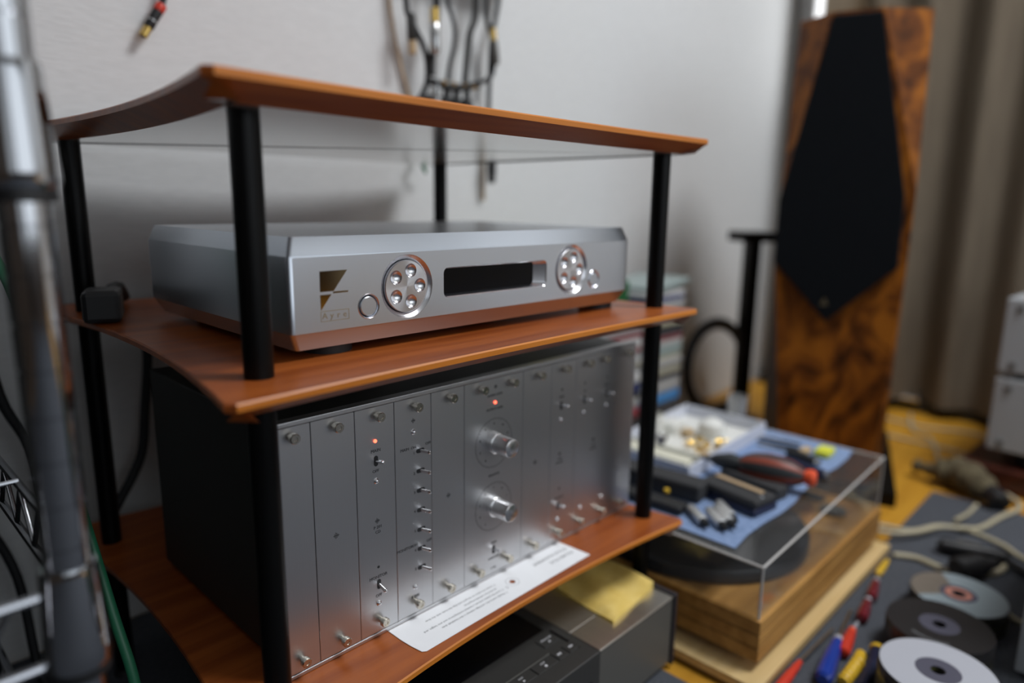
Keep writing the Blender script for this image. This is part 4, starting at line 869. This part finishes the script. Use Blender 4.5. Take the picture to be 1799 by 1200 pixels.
# ------------------------------------------------------------------ cables on the wall above the rack
hk = root('cable_hook_rail', (0.62, 0.5, 0.735), 'black hook rail clustered with plugs on the wall above rack', 'hook rail')
obj('rail', box(BM(), 0.560, 0.662, 0.492, 0.5195, 0.728, 0.748, 0.003), 'black_plastic', hk)
bm = BM(); tube(bm, [(0.562, 0.490, 0.768), (0.595, 0.482, 0.762), (0.630, 0.482, 0.766), (0.668, 0.488, 0.775)], 0.0068); obj('strap', bm, 'black_rubber', hk, True)
for i, x in enumerate((0.572, 0.594, 0.617, 0.640)):
    obj('hook', lathe(BM(), (x, 0.488, 0.722), (0, -0.05, 1), [(0, 0.0085), (0.020, 0.0085), (0.026, 0.006), (0.040, 0.0055)], 16), ('steel' if i == 0 else 'black_plastic'), hk, True)
    obj('contact_ring', lathe(BM(), (x + 0.01, 0.480, 0.765), (0, -0.2, 1), [(0, 0.0045), (0.006, 0.0045)], 14), 'gold', hk, True)
def wc(pts, r, m, lab): return cable('hanging_cable', pts, r, m, lab, 'cable', 'cables hanging above the rack')
Yc = 0.487
wc([(0.509, Yc, 0.95), (0.511, Yc, 0.882), (0.515, Yc, 0.862), (0.531, Yc, 0.840), (0.545, Yc, 0.820), (0.553, Yc, 0.795), (0.552, Yc, 0.765), (0.540, Yc, 0.742), (0.523, Yc, 0.722), (0.512, Yc, 0.700)], 0.0048, 'black_rubber', 'leftmost black cable, bent back under the hook rail')
wc([(0.567, 0.478, 0.96), (0.566, 0.478, 0.893), (0.566, 0.478, 0.867), (0.562, 0.478, 0.841), (0.556, 0.478, 0.805), (0.553, 0.476, 0.775)], 0.0060, 'black_rubber', 'thick black cable second from left with a silver plug')
wc([(0.595, Yc, 0.96), (0.597, Yc, 0.900), (0.606, Yc, 0.879), (0.613, Yc, 0.854), (0.610, Yc, 0.826), (0.602, Yc, 0.802), (0.596, Yc, 0.774)], 0.0036, 'black_rubber', 'thin S-bent black cable in the middle of the bundle')
wc([(0.662, Yc, 0.97), (0.662, Yc, 0.913), (0.659, Yc, 0.880), (0.647, Yc, 0.855), (0.641, Yc, 0.817), (0.636, Yc, 0.775)], 0.0058, 'case_dark', 'dark grey cable right of the middle')
wc([(0.684, Yc, 0.97), (0.686, Yc, 0.917), (0.689, Yc, 0.884), (0.698, Yc, 0.864), (0.705, Yc, 0.827), (0.702, Yc, 0.797), (0.680, Yc, 0.782), (0.664, Yc, 0.776)], 0.0042, 'black_rubber', 'black cable with a pale gold plug curving in from right')
wc([(0.730, Yc + .012, 0.98), (0.728, Yc + .012, 0.926), (0.721, Yc + .012, 0.896), (0.711, Yc + .012, 0.856), (0.708, Yc + .012, 0.808), (0.705, Yc + .012, 0.739), (0.707, Yc + .012, 0.69), (0.709, Yc + .012, 0.645)], 0.0044, 'black_rubber', 'rightmost straight black cable hanging to the small black connector')
cable('cable_shadow', [(0.496, 0.512, 0.95), (0.498, 0.512, 0.884), (0.503, 0.512, 0.851), (0.512, 0.512, 0.810), (0.525, 0.512, 0.768), (0.540, 0.512, 0.730), (0.56, 0.512, 0.69)], 0.0030, 'beige_strip', 'thin grey-brown strand standing in for cable shadow, curving down the wall left of the bundle')  # grey-brown tube on the wall in place of the cables' shadow
def plug(c, d, L, r, m, tipm, lab, cat='plug'):
    q = root('cable_plug', c, lab, cat); d = Vector(d).normalized(); c = Vector(c)
    obj('barrel', lathe(BM(), c, d, [(0, r * 0.7), (L * 0.1, r), (L * 0.62, r), (L * 0.66, r * 0.75)], 18), m, q, True)
    obj('tip', lathe(BM(), c + d * L * 0.66, d, [(0, r * 0.85), (L * 0.30, r * 0.85), (L * 0.34, r * 0.4)], 16), tipm, q, True); return q
plug((0.553, 0.466, 0.806), (-0.02, 0, 1), 0.072, 0.0082, 'steel', 'gold', 'silver plug with gold end lying on the thick black cable')
plug((0.704, 0.478, 0.812), (-0.16, 0, 1), 0.062, 0.0060, 'silver_side', 'gold', 'grey plug with pale gold tip on the right of bundle')
plug((0.512, 0.476, 0.862), (0.03, 0, -1), 0.062, 0.0075, 'case_dark', 'tan_card', 'dark plug with brown tip hanging left of the silver plug')
q = plug((0.709, 0.494, 0.652), (0, 0, -1), 0.046, 0.0088, 'black_plastic', 'black_plastic', 'small black connector hanging below the top shelf level on the wall', 'connector')
q = root('green_clip', (0.545, 0.49, 0.62), 'tiny green bent clip on wall behind the rear right post', 'clip')
bm = BM(); tube(bm, [(0.555, 0.497, 0.664), (0.545, 0.494, 0.652), (0.537, 0.492, 0.643), (0.545, 0.492, 0.630), (0.553, 0.494, 0.620)], 0.0032); obj('clip', bm, 'green_cable', q, True)
cable('cable_shadow', [(0.705, 0.513, 0.70), (0.706, 0.513, 0.64), (0.707, 0.513, 0.575)], 0.0030, 'beige_strip', 'short grey-brown strand standing in for the cord shadow on the wall beside the small connector')  # shadow of the hanging cord, modelled as a coloured strand
b = BM(); box(b, 0.485, 0.745, 0.468, 0.5198, 0.948, 0.985, 0.004); solo('cable_rail', b, 'black_plastic', 'black wall rail holding up the cables above the rack', 'rail')
b = BM(); box(b, 0.135, 0.175, 0.495, 0.5198, 0.915, 0.945, 0.004); solo('cable_hook', b, 'black_plastic', 'small black wall hook holding the upper left audio cable', 'hook')
# audio plug hanging at top left
cable('audio_cable', [(0.155, 0.506, 0.92), (0.154, 0.506, 0.87), (0.151, 0.506, 0.830), (0.1455, 0.506, 0.8080)], 0.0038, 'black_rubber', 'black cable hanging at the upper left above the rack')
q = root('audio_plug', (0.133, 0.506, 0.77), 'black audio plug with red ring and gold tip, hanging at upper left', 'plug')
a = Vector((0.1452, 0.506, 0.8075)); d = (Vector((0.118, 0.505, 0.764)) - a).normalized()
obj('ring', lathe(BM(), a, d, [(0, 0.0060), (0.001, 0.0066), (0.0090, 0.0066), (0.010, 0.0060)], 20), 'red', q, True)
obj('barrel', lathe(BM(), a + d * 0.0101, d, [(0, 0.0060), (0.024, 0.0060), (0.025, 0.0054)], 20), 'black_plastic', q, True)
obj('band', lathe(BM(), a + d * 0.024, d, [(0, 0.0061), (0.002, 0.0061)], 20, cap=False), 'steel', q, True)
obj('contact', lathe(BM(), a + d * 0.0352, d, [(0, 0.0050), (0.0125, 0.0050), (0.0127, 0.0040), (0.004, 0.0038)], 20, cap=False), 'gold', q, True)

# ------------------------------------------------------------------ left: power plug, cords, wire shelving
q = root('mains_plug', (0.0, 0.33, ZM), 'chunky black mains plug resting on the middle shelf at its back left', 'plug')
obj('body', obox(BM(), (-0.006, 0.318, 0.4505), (0.35, 0.93, 0.0), 0.047, 0.034, 0.032, 0.005), 'black_plastic', q)
obj('collar', obox(BM(), (0.0055, 0.349, 0.4545), (0.35, 0.93, 0.0), 0.018, 0.028, 0.026, 0.004), 'case_dark', q)
bm = BM(); tube(bm, [(0.009, 0.357, 0.468), (0.021, 0.382, 0.473), (0.037, 0.412, 0.472), (0.050, 0.440, 0.4575)], 0.0068); obj('cord', bm, 'black_rubber', q, True)
cable('mains_cable', [(0.078, 0.462, 0.43), (0.076, 0.458, 0.40), (0.074, 0.455, 0.369), (0.066, 0.455, 0.310), (0.058, 0.452, 0.262), (0.044, 0.450, 0.232), (0.029, 0.448, 0.210), (0.012, 0.445, 0.1855)], 0.0058, 'black_rubber', 'black mains cord hanging behind the rack at left')
ws = root('wire_shelving', (-0.131, -0.022, 0.0), 'chrome wire shelving unit with grooved post at the left edge', 'shelving')
PX, PY = -0.131, -0.022
bm = BM(); prof = []; zz = 0.0
while zz < 1.2:
    prof += [(zz, 0.0124), (zz + 0.0238, 0.0124), (zz + 0.0242, 0.0117), (zz + 0.0250, 0.0117)]; zz += 0.0254
lathe(bm, (PX, PY, 0), (0, 0, 1), prof, 32); obj('post', bm, 'chrome', ws, True)
def wshelf(z):
    c = obj('collar', lathe(BM(), (PX, PY, z - 0.045), (0, 0, 1), [(0, 0.0165), (0.004, 0.0178), (0.012, 0.0172), (0.058, 0.0150), (0.062, 0.0140)], 32), 'chrome', ws, True)
    obj('sleeve', lathe(BM(), (PX, PY, z - 0.052), (0, 0, 1), [(0, 0.0150), (0.001, 0.0160), (0.007, 0.0160), (0.008, 0.0140)], 28), 'black_plastic', c, True)
    for zq in (z, z - 0.043):
        obj('rod', tube(BM(), [(PX - 0.012, PY + 0.004, zq), (PX - 0.55, PY + 0.004, zq)], 0.0033), 'chrome_wire', ws, True)
        obj('rod', tube(BM(), [(PX + 0.014, PY + 0.010, zq), (PX + 0.014, PY + 0.50, zq)], 0.0033), 'chrome_wire', ws, True)
    pts = []; k = 0
    for i in range(17): pts.append((PX + 0.014, PY + 0.03 + i * 0.028, z - 0.003 - (0.037 if i % 2 else 0)))
    obj('zigzag_wire', tube(BM(), pts, 0.0019, 8, 2), 'chrome_wire', ws, True)
    pts = [(PX - 0.03 - i * 0.028, PY + 0.004, z - 0.003 - (0.037 if i % 2 else 0)) for i in range(17)]
    obj('zigzag_wire', tube(BM(), pts, 0.0019, 8, 2), 'chrome_wire', ws, True)
    for i in range(3):
        y = PY + 0.20 + i * 0.12; obj('shelf_wire', tube(BM(), [(PX + 0.014, y, z + 0.003), (PX - 0.55, y, z + 0.003)], 0.0020, 8), 'chrome_wire', ws, True)
wshelf(0.350); wshelf(0.622); wshelf(0.090)
for (x, y) in ((PX - 0.56, PY), (PX - 0.56, PY + 0.51), (PX, PY + 0.51)):
    obj('post', cyl(BM(), (x, y, 0), (x, y, 1.2), 0.0124, seg=24), 'chrome', ws, True)
for z, lab in ((0.3552, 'unseen black box added on the middle chrome wire shelf to block light'), (0.0952, 'unseen black box added on the lowest chrome wire shelf to block light')):  # unseen boxes added to keep light off the lower left wall
    r = root('amplifier', (-0.42, 0.22, z), lab, 'amplifier', 'added light-blocking boxes on the wire shelving')
    obj('case', box(BM(), -0.68, -0.185, 0.05, 0.47, z + 0.010, z + 0.245, 0.003), 'case_dark', r)
    for (x, y) in ((-0.62, 0.10), (-0.23, 0.10), (-0.62, 0.41), (-0.23, 0.41)): obj('foot', cyl(BM(), (x, y, z), (x, y, z + 0.0105), 0.018), 'black_rubber', r)
cable('earth_cable', [(-0.100, 0.42, 0.60), (-0.096, 0.33, 0.54), (-0.088, 0.265, 0.485), (-0.078, 0.22, 0.37), (-0.066, 0.165, 0.225), (-0.060, 0.14, 0.155), (-0.055, 0.12, 0.02)], 0.0045, 'green_cable', 'green-striped earth cable trailing down beside the chrome post')
cable('speaker_cable', [(-0.098, 0.46, 0.62), (-0.096, 0.44, 0.50), (-0.080, 0.45, 0.36), (-0.055, 0.45, 0.27), (-0.045, 0.46, 0.05), (-0.03, 0.47, 0.007)], 0.0055, 'black_rubber', 'black cable hanging behind the chrome shelving')
cable('speaker_cable', [(-0.150, 0.40, 0.30), (-0.110, 0.46, 0.22), (-0.085, 0.46, 0.14), (-0.080, 0.44, 0.03), (-0.07, 0.42, 0.007)], 0.0050, 'black_rubber', 'lower black cable drooping below the chrome shelf')
# round ceiling lamp that lights the room (outside the picture)
clamp = root('ceiling_lamp', (1.08, -0.92, 2.4), 'round white ceiling lamp above the room', 'lamp'); obj('housing', ccb, 'ceil', clamp, True)
